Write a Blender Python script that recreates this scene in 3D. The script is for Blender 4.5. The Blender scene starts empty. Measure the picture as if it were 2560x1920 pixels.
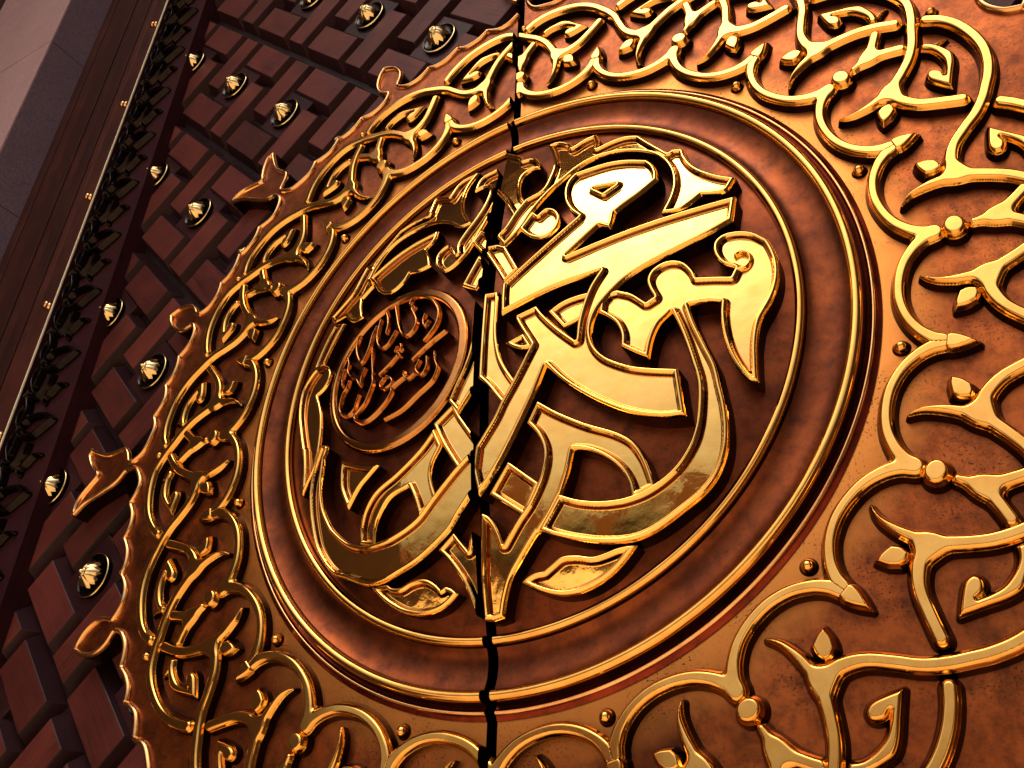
import bpy, math, random
import numpy as np
from mathutils import Matrix, Vector
random.seed(4)
S = 0.5            # metres per medallion radius
H0 = 2.25          # height of the medallion centre above the pavement
SC = bpy.context.scene
COL = SC.collection
R = math.radians

# ------------------------------------------------------------------ camera
def W(x, y, z=0.0):
    """door coordinates (right, up, out of the door) to world metres"""
    return Vector((x * S, -z * S, y * S + H0))
cam_d = bpy.data.cameras.new('camera')
cam = bpy.data.objects.new('camera', cam_d); COL.objects.link(cam)
cr = Vector((0.86943, 0.49304, 0.03177)); cu = Vector((0.23185, -0.46394, 0.85499)); cb = Vector((0.43628, -0.73599, -0.51767))
mw = Matrix((cr, cu, cb)).transposed().to_4x4()
mw.translation = W(1.14052, -1.44828, 1.92726)
cam.matrix_world = mw
cam_d.sensor_width = 36.0; cam_d.lens = 36.0 * 2183.5 / 2560.0
cam_d.clip_start = 0.02; cam_d.clip_end = 3000
SC.camera = cam

# ------------------------------------------------------------------ light
SUN_EL, SUN_AZ = 65.0, 189.0           # high sun in front of the door; the added soffit shades the leaves
world = bpy.data.worlds.new('World'); SC.world = world; world.use_nodes = True
nt = world.node_tree; nt.nodes.clear()
wo = nt.nodes.new('ShaderNodeOutputWorld'); bg = nt.nodes.new('ShaderNodeBackground'); sky = nt.nodes.new('ShaderNodeTexSky')
sky.sky_type = 'NISHITA'; sky.sun_disc = False
sky.sun_elevation = R(SUN_EL); sky.sun_rotation = R(SUN_AZ)
sky.air_density = 0.7; sky.dust_density = 10.0; sky.ozone_density = 0.5
bg.inputs['Strength'].default_value = 0.12
nt.links.new(sky.outputs['Color'], bg.inputs['Color']); nt.links.new(bg.outputs['Background'], wo.inputs['Surface'])
sd = bpy.data.lights.new('sun', 'SUN'); sd.energy = 4.0; sd.angle = R(0.5); sd.color = (1.0, 0.93, 0.82)
sun = bpy.data.objects.new('sun', sd); COL.objects.link(sun)
to_sun = Vector((math.sin(R(SUN_AZ)) * math.cos(R(SUN_EL)), math.cos(R(SUN_AZ)) * math.cos(R(SUN_EL)), math.sin(R(SUN_EL))))
sun.rotation_euler = to_sun.to_track_quat('Z', 'Y').to_euler()
SC.view_settings.view_transform = 'Standard'; SC.view_settings.look = 'None'
SC.view_settings.exposure = 0.62; SC.view_settings.gamma = 1.0

# ------------------------------------------------------------------ materials
def new_mat(name):
    m = bpy.data.materials.new(name); m.use_nodes = True
    n = m.node_tree; b = n.nodes['Principled BSDF']
    return m, n, b
def N(n, t, **kw):
    o = n.nodes.new(t)
    for k, v in kw.items(): setattr(o, k, v)
    return o
def ramp(n, src, stops):
    r = N(n, 'ShaderNodeValToRGB'); cr_ = r.color_ramp
    while len(cr_.elements) < len(stops): cr_.elements.new(0.5)
    for e, (p, c) in zip(cr_.elements, stops):
        e.position = p; e.color = (*c, 1) if len(c) == 3 else c
    n.links.new(src, r.inputs['Fac']); return r
def noise(n, vec, scale, detail=4, rough=0.55):
    o = N(n, 'ShaderNodeTexNoise'); o.inputs['Scale'].default_value = scale
    o.inputs['Detail'].default_value = detail; o.inputs['Roughness'].default_value = rough
    n.links.new(vec, o.inputs['Vector']); return o
def mapping(n, vec, scale, rot=(0, 0, 0)):
    o = N(n, 'ShaderNodeMapping'); o.inputs['Scale'].default_value = scale; o.inputs['Rotation'].default_value = rot
    n.links.new(vec, o.inputs['Vector']); return o.outputs['Vector']
def mixc(n, fac, a, b):
    o = N(n, 'ShaderNodeMix', data_type='RGBA')
    if hasattr(fac, 'links'): n.links.new(fac, o.inputs['Factor'])
    else: o.inputs['Factor'].default_value = fac
    for k, v in (('A', a), ('B', b)):
        s = [i for i in o.inputs if i.name == k and i.type == 'RGBA'][0]
        if hasattr(v, 'links'): n.links.new(v, s)
        else: s.default_value = (*v, 1)
    return [x for x in o.outputs if x.type == 'RGBA'][0]
def wpos(n):
    return N(n, 'ShaderNodeNewGeometry').outputs['Position']
def bump(n, b, h, strength, dist):
    o = N(n, 'ShaderNodeBump'); o.inputs['Strength'].default_value = strength; o.inputs['Distance'].default_value = dist
    n.links.new(h, o.inputs['Height']); n.links.new(o.outputs['Normal'], b.inputs['Normal'])

def make_gold(name, col, dark, rough, wave, spots, grooved=False):
    m, n, b = new_mat(name); p = wpos(n)
    b.inputs['Metallic'].default_value = 1.0
    n1 = noise(n, p, 26, 5, 0.6); n2 = noise(n, p, 240, 3, 0.6)
    c = mixc(n, ramp(n, n1.outputs['Fac'], [(0.42, (0, 0, 0)), (0.75, (1, 1, 1))]).outputs['Color'], col, dark)
    sp = ramp(n, n2.outputs['Fac'], [(spots, (0, 0, 0)), (spots + 0.05, (1, 1, 1))])
    c = mixc(n, sp.outputs['Color'], c, (0.10, 0.045, 0.02))
    if grooved:                                   # dark reflection painted into the groove wall inside the rim
        at = N(n, 'ShaderNodeAttribute', attribute_name='groove')
        c = mixc(n, at.outputs['Fac'], c, (0.20, 0.065, 0.018))
    n.links.new(c, b.inputs['Base Color'])
    rr = ramp(n, n1.outputs['Fac'], [(0.3, (rough * 0.75,) * 3), (0.75, (rough * 1.6,) * 3)])
    n.links.new(rr.outputs['Color'], b.inputs['Roughness'])
    nb = noise(n, p, 15, 2, 0.5); nc = noise(n, p, 62, 3, 0.55)
    ad = N(n, 'ShaderNodeMath', operation='MULTIPLY_ADD'); ad.inputs[1].default_value = 0.14
    n.links.new(nc.outputs['Fac'], ad.inputs[0]); n.links.new(nb.outputs['Fac'], ad.inputs[2])
    bump(n, b, ad.outputs[0], wave, 0.004)
    return m
GOLD = make_gold('polished_gold', (0.80, 0.42, 0.095), (0.66, 0.30, 0.06), 0.13, 0.035, 0.72)
GOLDL = make_gold('polished_letter_gold', (0.99, 0.58, 0.15), (0.95, 0.49, 0.10), 0.06, 0.30, 0.80, True)
def make_bronze(name, c1, c2, c3, rough, speck, bright_band=False):
    m, n, b = new_mat(name); p = wpos(n)
    b.inputs['Metallic'].default_value = 0.92
    a = noise(n, p, 5.5, 6, 0.62); d = noise(n, p, 34, 7, 0.75); e = noise(n, p, 7.5, 5, 0.65); s = noise(n, p, 330, 2, 0.5); q = noise(n, p, 12, 4, 0.6)
    c = mixc(n, ramp(n, a.outputs['Fac'], [(0.35, (0, 0, 0)), (0.68, (1, 1, 1))]).outputs['Color'], c1, c2)
    c = mixc(n, ramp(n, d.outputs['Fac'], [(0.43, (0, 0, 0)), (0.68, (0.9, 0.9, 0.9))]).outputs['Color'], c, c3)
    c = mixc(n, ramp(n, e.outputs['Fac'], [(0.50, (0, 0, 0)), (0.68, (0.7, 0.7, 0.7))]).outputs['Color'], c, tuple(x * 0.55 for x in c3))
    wf = None
    if bright_band:                                      # yellower, paler colour in a band round the medallion
        oc = N(n, 'ShaderNodeTexCoord').outputs['Object']
        ln = N(n, 'ShaderNodeVectorMath', operation='LENGTH'); n.links.new(oc, ln.inputs[0])
        wob = N(n, 'ShaderNodeMath', operation='MULTIPLY_ADD'); wob.inputs[1].default_value = 0.05
        n.links.new(q.outputs['Fac'], wob.inputs[0]); n.links.new(ln.outputs['Value'], wob.inputs[2])
        wf = ramp(n, wob.outputs[0], [(0.545, (1, 1, 1)), (0.625, (0, 0, 0))]).outputs['Color']
        c = mixc(n, wf, c, (0.56, 0.205, 0.040))
    mm = N(n, 'ShaderNodeMath', operation='MULTIPLY')
    n.links.new(ramp(n, s.outputs['Fac'], [(speck, (0, 0, 0)), (speck + 0.05, (1, 1, 1))]).outputs['Color'], mm.inputs[0])
    n.links.new(ramp(n, q.outputs['Fac'], [(0.44, (0, 0, 0)), (0.62, (1, 1, 1))]).outputs['Color'], mm.inputs[1])
    c = mixc(n, mm.outputs[0], c, (0.03, 0.012, 0.008))
    n.links.new(c, b.inputs['Base Color'])
    n.links.new(ramp(n, a.outputs['Fac'], [(0.3, (rough * 0.8,) * 3), (0.7, (rough * 1.2,) * 3)]).outputs['Color'], b.inputs['Roughness'])
    bump(n, b, d.outputs['Fac'], 0.10, 0.002)
    return m
BRONZE = make_bronze('satin_bronze', (0.34, 0.086, 0.018), (0.20, 0.045, 0.010), (0.055, 0.015, 0.007), 0.36, 0.585, True)
RECESS = make_bronze('red_lacquered_recess', (0.24, 0.030, 0.010), (0.15, 0.018, 0.007), (0.06, 0.012, 0.006), 0.28, 0.75)
FIELD = make_bronze('dark_bronze_field', (0.20, 0.046, 0.011), (0.12, 0.025, 0.008), (0.045, 0.012, 0.006), 0.36, 0.66)
COVE = make_bronze('burnished_bronze_cove', (0.19, 0.045, 0.011), (0.12, 0.026, 0.008), (0.055, 0.014, 0.007), 0.33, 0.68)
SIDE = make_bronze('shade_tarnished_bronze_side', (0.040, 0.013, 0.007), (0.025, 0.009, 0.006), (0.015, 0.006, 0.005), 0.34, 0.70)  # flank tarnish, coloured darker still for the dark the flanks mirror
DARKB = make_bronze('blackened_bronze', (0.017, 0.010, 0.007), (0.011, 0.007, 0.006), (0.007, 0.006, 0.006), 0.19, 0.80)
RIMB = make_gold('bronze_rim', (0.80, 0.42, 0.16), (0.60, 0.27, 0.09), 0.20, 0.10, 0.72)
DIMGOLD = make_gold('shade_dark_gold', (0.56, 0.24, 0.065), (0.40, 0.15, 0.04), 0.14, 0.06, 0.70)  # same gold metal, its dark reflections put into the colour
GROOVE = make_gold('shade_dark_gold_groove', (0.30, 0.11, 0.03), (0.20, 0.065, 0.02), 0.20, 0.10, 0.72)  # gold with the groove's shade put into the colour

def make_wood(name, base, dark, gloss, rot):
    m, n, b = new_mat(name)
    tc = N(n, 'ShaderNodeTexCoord').outputs['Object']
    oi = N(n, 'ShaderNodeObjectInfo')
    v = N(n, 'ShaderNodeVectorMath', operation='ADD'); n.links.new(tc, v.inputs[0])
    sc_ = N(n, 'ShaderNodeVectorMath', operation='SCALE'); sc_.inputs['Scale'].default_value = 7.0
    cb_ = N(n, 'ShaderNodeCombineXYZ')
    for i in range(3): n.links.new(oi.outputs['Random'], cb_.inputs[i])
    n.links.new(cb_.outputs[0], sc_.inputs[0]); n.links.new(sc_.outputs['Vector'], v.inputs[1])
    mv = mapping(n, mapping(n, v.outputs['Vector'], (1, 1, 1), rot), (5, 75, 150))
    g = noise(n, mv, 2.6, 7, 0.75); g2 = noise(n, mv, 9, 3, 0.6); lo = noise(n, v.outputs['Vector'], 9, 3, 0.5)
    c = mixc(n, ramp(n, g.outputs['Fac'], [(0.36, (0, 0, 0)), (0.66, (1, 1, 1))]).outputs['Color'], dark, base)
    c = mixc(n, ramp(n, lo.outputs['Fac'], [(0.35, (0, 0, 0)), (0.75, (0.55, 0.55, 0.55))]).outputs['Color'], c, tuple(x * 1.5 for x in base))
    hs = N(n, 'ShaderNodeHueSaturation')
    vm = N(n, 'ShaderNodeMapRange'); vm.inputs['To Min'].default_value = 0.72; vm.inputs['To Max'].default_value = 1.25
    n.links.new(oi.outputs['Random'], vm.inputs['Value']); n.links.new(vm.outputs['Result'], hs.inputs['Value'])
    n.links.new(c, hs.inputs['Color']); n.links.new(hs.outputs['Color'], b.inputs['Base Color'])
    b.inputs['Roughness'].default_value = gloss; b.inputs['Specular IOR Level'].default_value = 0.12
    bump(n, b, g2.outputs['Fac'], 0.15, 0.001)
    return m
WOOD = make_wood('mahogany', (0.098, 0.023, 0.017), (0.030, 0.007, 0.006), 0.42, (0, R(45), 0))
WOOD2 = make_wood('mahogany_cross_grain', (0.086, 0.020, 0.016), (0.026, 0.006, 0.006), 0.42, (0, R(-45), 0))
WOODV = make_wood('dark_mahogany_stile', (0.027, 0.007, 0.009), (0.013, 0.004, 0.005), 0.40, (0, R(90), 0))
WOODF = make_wood('dark_walnut_frame', (0.050, 0.013, 0.009), (0.013, 0.004, 0.003), 0.60, (0, R(90), 0))
BEVEL = make_wood('shade_dark_bevel', (0.026, 0.009, 0.011), (0.014, 0.006, 0.008), 0.34, (0, R(45), 0))  # shade on the bar sides painted as a darker wood colour
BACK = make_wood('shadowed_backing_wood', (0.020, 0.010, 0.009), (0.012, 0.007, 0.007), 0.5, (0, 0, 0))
def make_granite(name, c1, c2, rough):
    m, n, b = new_mat(name); p = wpos(n)
    f1 = noise(n, p, 150, 6, 0.8); f2 = noise(n, p, 7, 4, 0.6); f3 = noise(n, p, 70, 3, 0.6)
    c = mixc(n, ramp(n, f1.outputs['Fac'], [(0.42, (0, 0, 0)), (0.60, (1, 1, 1))]).outputs['Color'], c1, c2)
    c = mixc(n, ramp(n, f2.outputs['Fac'], [(0.35, (0, 0, 0)), (0.75, (0.5, 0.5, 0.5))]).outputs['Color'], c, tuple(x * 0.6 for x in c1))
    c = mixc(n, ramp(n, f3.outputs['Fac'], [(0.72, (0, 0, 0)), (0.78, (0.6, 0.6, 0.6))]).outputs['Color'], c, (0.03, 0.025, 0.03))
    n.links.new(c, b.inputs['Base Color']); b.inputs['Roughness'].default_value = rough
    bump(n, b, f1.outputs['Fac'], 0.08, 0.001)
    return m
PINK = make_granite('pink_granite', (0.46, 0.30, 0.32), (0.32, 0.205, 0.23), 0.5)
GREY = make_granite('dark_grey_granite', (0.185, 0.135, 0.195), (0.10, 0.073, 0.115), 0.55)
MARBLE = make_granite('pale_marble_paving', (0.50, 0.36, 0.20), (0.42, 0.30, 0.17), 0.55)
SOFF = make_granite('brown_stone_soffit', (0.070, 0.036, 0.032), (0.050, 0.026, 0.024), 0.7)
STONE = make_granite('warm_limestone', (0.30, 0.15, 0.085), (0.22, 0.11, 0.065), 0.8)
m, n, b = new_mat('pale_brass_trim'); b.inputs['Metallic'].default_value = 0.25; b.inputs['Base Color'].default_value = (0.86, 0.78, 0.58, 1); b.inputs['Roughness'].default_value = 0.45
nz = noise(n, wpos(n), 30); bump(n, b, nz.outputs['Fac'], 0.05, 0.002); TRIM = m
m, n, b = new_mat('stud_brass'); b.inputs['Metallic'].default_value = 1; b.inputs['Roughness'].default_value = 0.17
nz = noise(n, wpos(n), 60); n.links.new(mixc(n, nz.outputs['Fac'], (0.80, 0.60, 0.28), (0.55, 0.36, 0.15)), b.inputs['Base Color']); bump(n, b, nz.outputs['Fac'], 0.06, 0.002); BRASS = m
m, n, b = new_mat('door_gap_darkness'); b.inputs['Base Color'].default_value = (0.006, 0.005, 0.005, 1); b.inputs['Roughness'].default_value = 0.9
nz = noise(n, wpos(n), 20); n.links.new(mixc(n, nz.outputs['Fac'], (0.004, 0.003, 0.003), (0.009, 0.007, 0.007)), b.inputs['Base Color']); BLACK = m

# ------------------------------------------------------------------ objects
def thing(name, label, cat, loc, group=None, kind=None):
    o = bpy.data.objects.new(name, None); COL.objects.link(o); o.location = loc; o.empty_display_size = 0.1
    o['label'] = label; o['category'] = cat
    if group: o['group'] = group
    if kind: o['kind'] = kind
    return o
def wloc(o):
    l = Vector((0, 0, 0))
    while o is not None: l += Vector(o.location); o = o.parent
    return l
def part(name, me, parent, at=None, rot=0.0, label=None):
    """link a mesh; at = world position of its origin"""
    o = bpy.data.objects.new(name, me); COL.objects.link(o); o.parent = parent
    at = Vector((0, 0, 0)) if at is None else Vector(at)
    o.location = at - (wloc(parent) if parent else Vector((0, 0, 0)))
    o.rotation_euler = (0, rot, 0)
    if label: o['label'] = label
    return o
def mesh(name, verts, faces, mats, mids=None, smooth=None, normals=None):
    me = bpy.data.meshes.new(name); me.from_pydata(verts, [], faces)
    for m_ in (mats if isinstance(mats, (list, tuple)) else [mats]): me.materials.append(m_)
    if mids is not None: me.polygons.foreach_set('material_index', mids)
    if smooth is not None: me.polygons.foreach_set('use_smooth', [bool(smooth)] * len(faces) if isinstance(smooth, bool) else smooth)
    me.update()
    if normals is not None: me.normals_split_custom_set_from_vertices(normals)
    return me

# ------------------------------------------------------------------ outlines, strokes and their distance fields
def smooth_poly(pts, closed=True, k=5):
    """control points (x, y, corner flag) to a polyline: Catmull-Rom between smooth points, sharp at corners"""
    n_ = len(pts); out = []
    rng = range(n_ if closed else n_ - 1)
    for i in rng:
        p1 = np.array(pts[i][:2]); p2 = np.array(pts[(i + 1) % n_][:2])
        c1 = pts[i][2] if len(pts[i]) > 2 else 0; c2 = pts[(i + 1) % n_][2] if len(pts[i]) > 2 else 0
        p0 = np.array(pts[i - 1][:2]) if (closed or i > 0) else 2 * p1 - p2
        p3 = np.array(pts[(i + 2) % n_][:2]) if (closed or i < n_ - 2) else 2 * p2 - p1
        if c1 and c2: out.append(p1); continue
        if c1: p0 = 2 * p1 - p2 if np.linalg.norm(p2 - p1) < 1e-9 else p1 + (p1 - p2) * 0.6 + ((p2 - p1) - (p3 - p2)) * 0.25
        if c2: p3 = p2 + (p2 - p1) * 0.6 + ((p2 - p1) - (p1 - p0)) * 0.25
        d1 = np.linalg.norm(p2 - p1) + 1e-9
        t1 = (p2 - p0) / (np.linalg.norm(p1 - p0) + d1) * d1; t2 = (p3 - p1) / (np.linalg.norm(p3 - p2) + d1) * d1
        for j in range(k):
            t = j / k
            out.append((2*t**3 - 3*t*t + 1) * p1 + (t**3 - 2*t*t + t) * t1 + (-2*t**3 + 3*t*t) * p2 + (t**3 - t*t) * t2)
    if not closed: out.append(np.array(pts[-1][:2]))
    return np.array(out)
def seg_dist(P, A, B):
    d = np.full(len(P), 1e9)
    for a, b_ in zip(A, B):
        ab = b_ - a; l = ab @ ab
        if l < 1e-14: continue
        t = np.clip(((P - a) @ ab) / l, 0, 1)
        q = P - a - t[:, None] * ab
        d = np.minimum(d, (q * q).sum(1))
    return np.sqrt(d)
def poly_field(polys):
    """signed distance, positive inside; the first ring is the outline, others are holes"""
    rings = [np.asarray(q) for q in polys]
    A = np.concatenate(rings); B = np.concatenate([np.roll(q, -1, 0) for q in rings])
    def f(P):
        d = seg_dist(P, A, B)
        ins = np.zeros(len(P), bool)
        x, y = P[:, 0], P[:, 1]
        for (x1, y1), (x2, y2) in zip(A, B):
            if y1 == y2: continue
            c = ((y1 > y) != (y2 > y)) & (x < (x2 - x1) * (y - y1) / (y2 - y1) + x1)
            ins ^= c
        return np.where(ins, d, -d)
    f.box = (A[:, 0].min(), A[:, 1].min(), A[:, 0].max(), A[:, 1].max())
    return f
def stroke_field(strokes, fillet=0.0, grow=0.0):
    """union of round strokes (x, y, half width); fillet blends them where they branch, grow thickens them"""
    groups = []
    for s in strokes:
        xy = smooth_poly([(a, b_) for a, b_, _ in s], False, 5) if len(s) > 2 else np.array([q[:2] for q in s])
        w = np.interp(np.linspace(0, len(s) - 1, len(xy)), range(len(s)), [q[2] for q in s]) + grow
        groups.append([(xy[i], xy[i + 1], w[i], w[i + 1]) for i in range(len(xy) - 1)])
    def f(P):
        tot = None
        for segs in groups:
            d = np.full(len(P), -1e9)
            for a, b_, r1, r2 in segs:
                ab = b_ - a; l = ab @ ab + 1e-14
                t = np.clip(((P - a) @ ab) / l, 0, 1)
                q = P - a - t[:, None] * ab
                d = np.maximum(d, r1 + (r2 - r1) * t - np.sqrt((q * q).sum(1)))
            if tot is None: tot = d
            else:
                m_ = np.maximum(tot, d)
                if fillet > 0:
                    h_ = np.maximum(fillet - np.abs(tot - d), 0) / fillet
                    m_ = m_ + h_ * h_ * fillet * 0.25
                tot = m_
        return tot
    g_ = [q for s in groups for q in s]; e_ = fillet * 0.3
    f.box = (min(min(a[0] - r1, b_[0] - r2) for a, b_, r1, r2 in g_) - e_, min(min(a[1] - r1, b_[1] - r2) for a, b_, r1, r2 in g_) - e_,
             max(max(a[0] + r1, b_[0] + r2) for a, b_, r1, r2 in g_) + e_, max(max(a[1] + r1, b_[1] + r2) for a, b_, r1, r2 in g_) + e_)
    return f
def grown(f0, e):
    f = lambda P: f0(P) + e
    b = f0.box; f.box = (b[0] - e, b[1] - e, b[2] + e, b[3] + e)
    return f
def union(*fs):
    def f(P): return np.max([g(P) for g in fs], 0)
    f.box = (min(g.box[0] for g in fs), min(g.box[1] for g in fs), max(g.box[2] for g in fs), max(g.box[3] for g in fs))
    return f
def rotated(f0, deg):
    """the field turned clockwise about the medallion centre"""
    a = R(deg); c, s = math.cos(a), math.sin(a)
    def f(P): return f0(np.c_[P[:, 0] * c - P[:, 1] * s, P[:, 0] * s + P[:, 1] * c])
    b = f0.box; q = [(x * c + y * s, -x * s + y * c) for x in (b[0], b[2]) for y in (b[1], b[3])]
    f.box = (min(x for x, _ in q), min(y for _, y in q), max(x for x, _ in q), max(y for _, y in q))
    return f
GAP = (-0.037, -0.007)       # the gap between the two leaves
def dome(P):
    r2 = (P ** 2).sum(1)
    return np.where(r2 < 0.86 ** 2, 0.018 + 0.105 * (1 - r2 / 0.86 ** 2), 0.0)
def flat(P): return np.zeros(len(P))

def relief(name, field, height, cell, mats, base=flat, clip=None, sink=0.012, groove=None, flare=0.0):
    """solid raised relief: a rounded top face over the field's inside, and upright flanks down to the surface it sits on"""
    x0, y0, x1, y1 = field.box; pad = cell * 1.5
    if clip is not None:
        if clip[0] > 0: x0 = max(x0, clip[1] - pad)
        else: x1 = min(x1, clip[1] + pad)
    nx = max(2, int((x1 - x0 + 2 * pad) / cell) + 1); ny = max(2, int((y1 - y0 + 2 * pad) / cell) + 1)
    X = x0 - pad + np.arange(nx) * cell; Y = y0 - pad + np.arange(ny) * cell
    G = np.stack(np.meshgrid(X, Y, indexing='ij'), -1).reshape(-1, 2)
    def cf(P):
        d = field(P)
        return d if clip is None else np.minimum(d, clip[0] * (P[:, 0] - clip[1]))
    D = cf(G).reshape(nx, ny); D[np.abs(D) < 1e-6] = 1e-6
    I = D > 0
    idx = -np.ones((nx, ny), int)
    vs = []
    full = I[:-1, :-1] & I[1:, :-1] & I[1:, 1:] & I[:-1, 1:]
    anyc = I[:-1, :-1] | I[1:, :-1] | I[1:, 1:] | I[:-1, 1:]
    if not anyc.any(): return None
    ids = np.argwhere(I); idx[I] = np.arange(len(ids))
    V = list(G.reshape(nx, ny, 2)[I]); faces = []
    for i, j in np.argwhere(full): faces.append((idx[i, j], idx[i + 1, j], idx[i + 1, j + 1], idx[i, j + 1]))
    ed = {}
    def edge(a, b_):
        k = (a, b_) if a < b_ else (b_, a)
        if k not in ed:
            (i, j), (u, v) = k; d0, d1 = D[i, j], D[u, v]; t = d0 / (d0 - d1)
            p = np.array([X[i] + (X[u] - X[i]) * t, Y[j] + (Y[v] - Y[j]) * t])
            ed[k] = len(V); V.append(p)
        return ed[k]
    rim = []
    for i, j in np.argwhere(anyc & ~full):
        cs = [(i, j), (i + 1, j), (i + 1, j + 1), (i, j + 1)]; ins = [I[c] for c in cs]
        loops = []
        if ins in ([True, False, True, False], [False, True, False, True]):
            for k in range(4):
                if ins[k]: loops.append([('v', cs[k]), ('e', cs[k], cs[(k + 1) % 4]), ('e', cs[k - 1], cs[k])])
        else:
            lp = []
            for k in range(4):
                a, b_ = cs[k], cs[(k + 1) % 4]
                if ins[k]: lp.append(('v', a))
                if ins[k] != ins[(k + 1) % 4]: lp.append(('e', a, b_))
            loops.append(lp)
        for lp in loops:
            q = [idx[t[1]] if t[0] == 'v' else edge(t[1], t[2]) for t in lp]
            if len(q) >= 3: faces.append(tuple(int(w) for w in q))
            for k in range(len(lp)):
                if lp[k][0] == 'e' and lp[(k + 1) % len(lp)][0] == 'e': rim.append((q[k], q[(k + 1) % len(lp)]))
    P = np.array(V); e = cell * 0.35
    z = lambda Q: base(Q) + height(np.maximum(field(Q), 0.0))
    Z = z(P)
    gx = (z(P + [e, 0]) - z(P - [e, 0])) / (2 * e); gy = (z(P + [0, e]) - z(P - [0, e])) / (2 * e)
    g = np.hypot(gx, gy); lim = np.minimum(1.0, 2.2 / np.maximum(g, 1e-6)); gx *= lim; gy *= lim
    nrm = np.c_[-gx, -np.ones(len(P)), -gy]; nrm /= np.linalg.norm(nrm, axis=1)[:, None]
    verts = np.c_[P[:, 0], -Z, P[:, 1]] * S
    nt_ = len(faces)
    # flanks
    rv = sorted({a for r_ in rim for a in r_}); m1 = {a: len(P) + k for k, a in enumerate(rv)}; m2 = {a: len(P) + len(rv) + k for k, a in enumerate(rv)}
    if rv:
        Q = P[rv]
        dx = (cf(Q + [e, 0]) - cf(Q - [e, 0])) / (2 * e); dy = (cf(Q + [0, e]) - cf(Q - [0, e])) / (2 * e)
        l = np.hypot(dx, dy) + 1e-9; sn = np.c_[-dx / l, np.zeros(len(Q)), -dy / l]
        bz = base(Q) - sink
        lo = np.c_[Q[:, 0] + sn[:, 0] * flare, -bz, Q[:, 1] + sn[:, 2] * flare] * S
        tilt = np.array([0, -0.25 if flare else 0.0, 0]); sn2 = sn + tilt; sn2 /= np.linalg.norm(sn2, axis=1)[:, None]
        verts = np.vstack([verts, verts[rv], lo]); nrm = np.vstack([nrm, sn2, sn2])
        for a, b_ in rim: faces.append((m1[b_], m1[a], m2[a], m2[b_]))
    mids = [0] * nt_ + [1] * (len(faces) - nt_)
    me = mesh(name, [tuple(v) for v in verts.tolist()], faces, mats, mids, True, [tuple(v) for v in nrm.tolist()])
    if groove is not None:
        dv = field(P); a_, b2 = groove
        gv = np.clip((dv - a_) / 0.0015, 0, 1) * np.clip((b2 - dv) / 0.002, 0, 1)
        at = me.attributes.new('groove', 'FLOAT', 'POINT')
        full_v = np.zeros(len(verts)); full_v[:len(P)] = gv; at.data.foreach_set('value', full_v.astype(np.float32))
    return me

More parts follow.
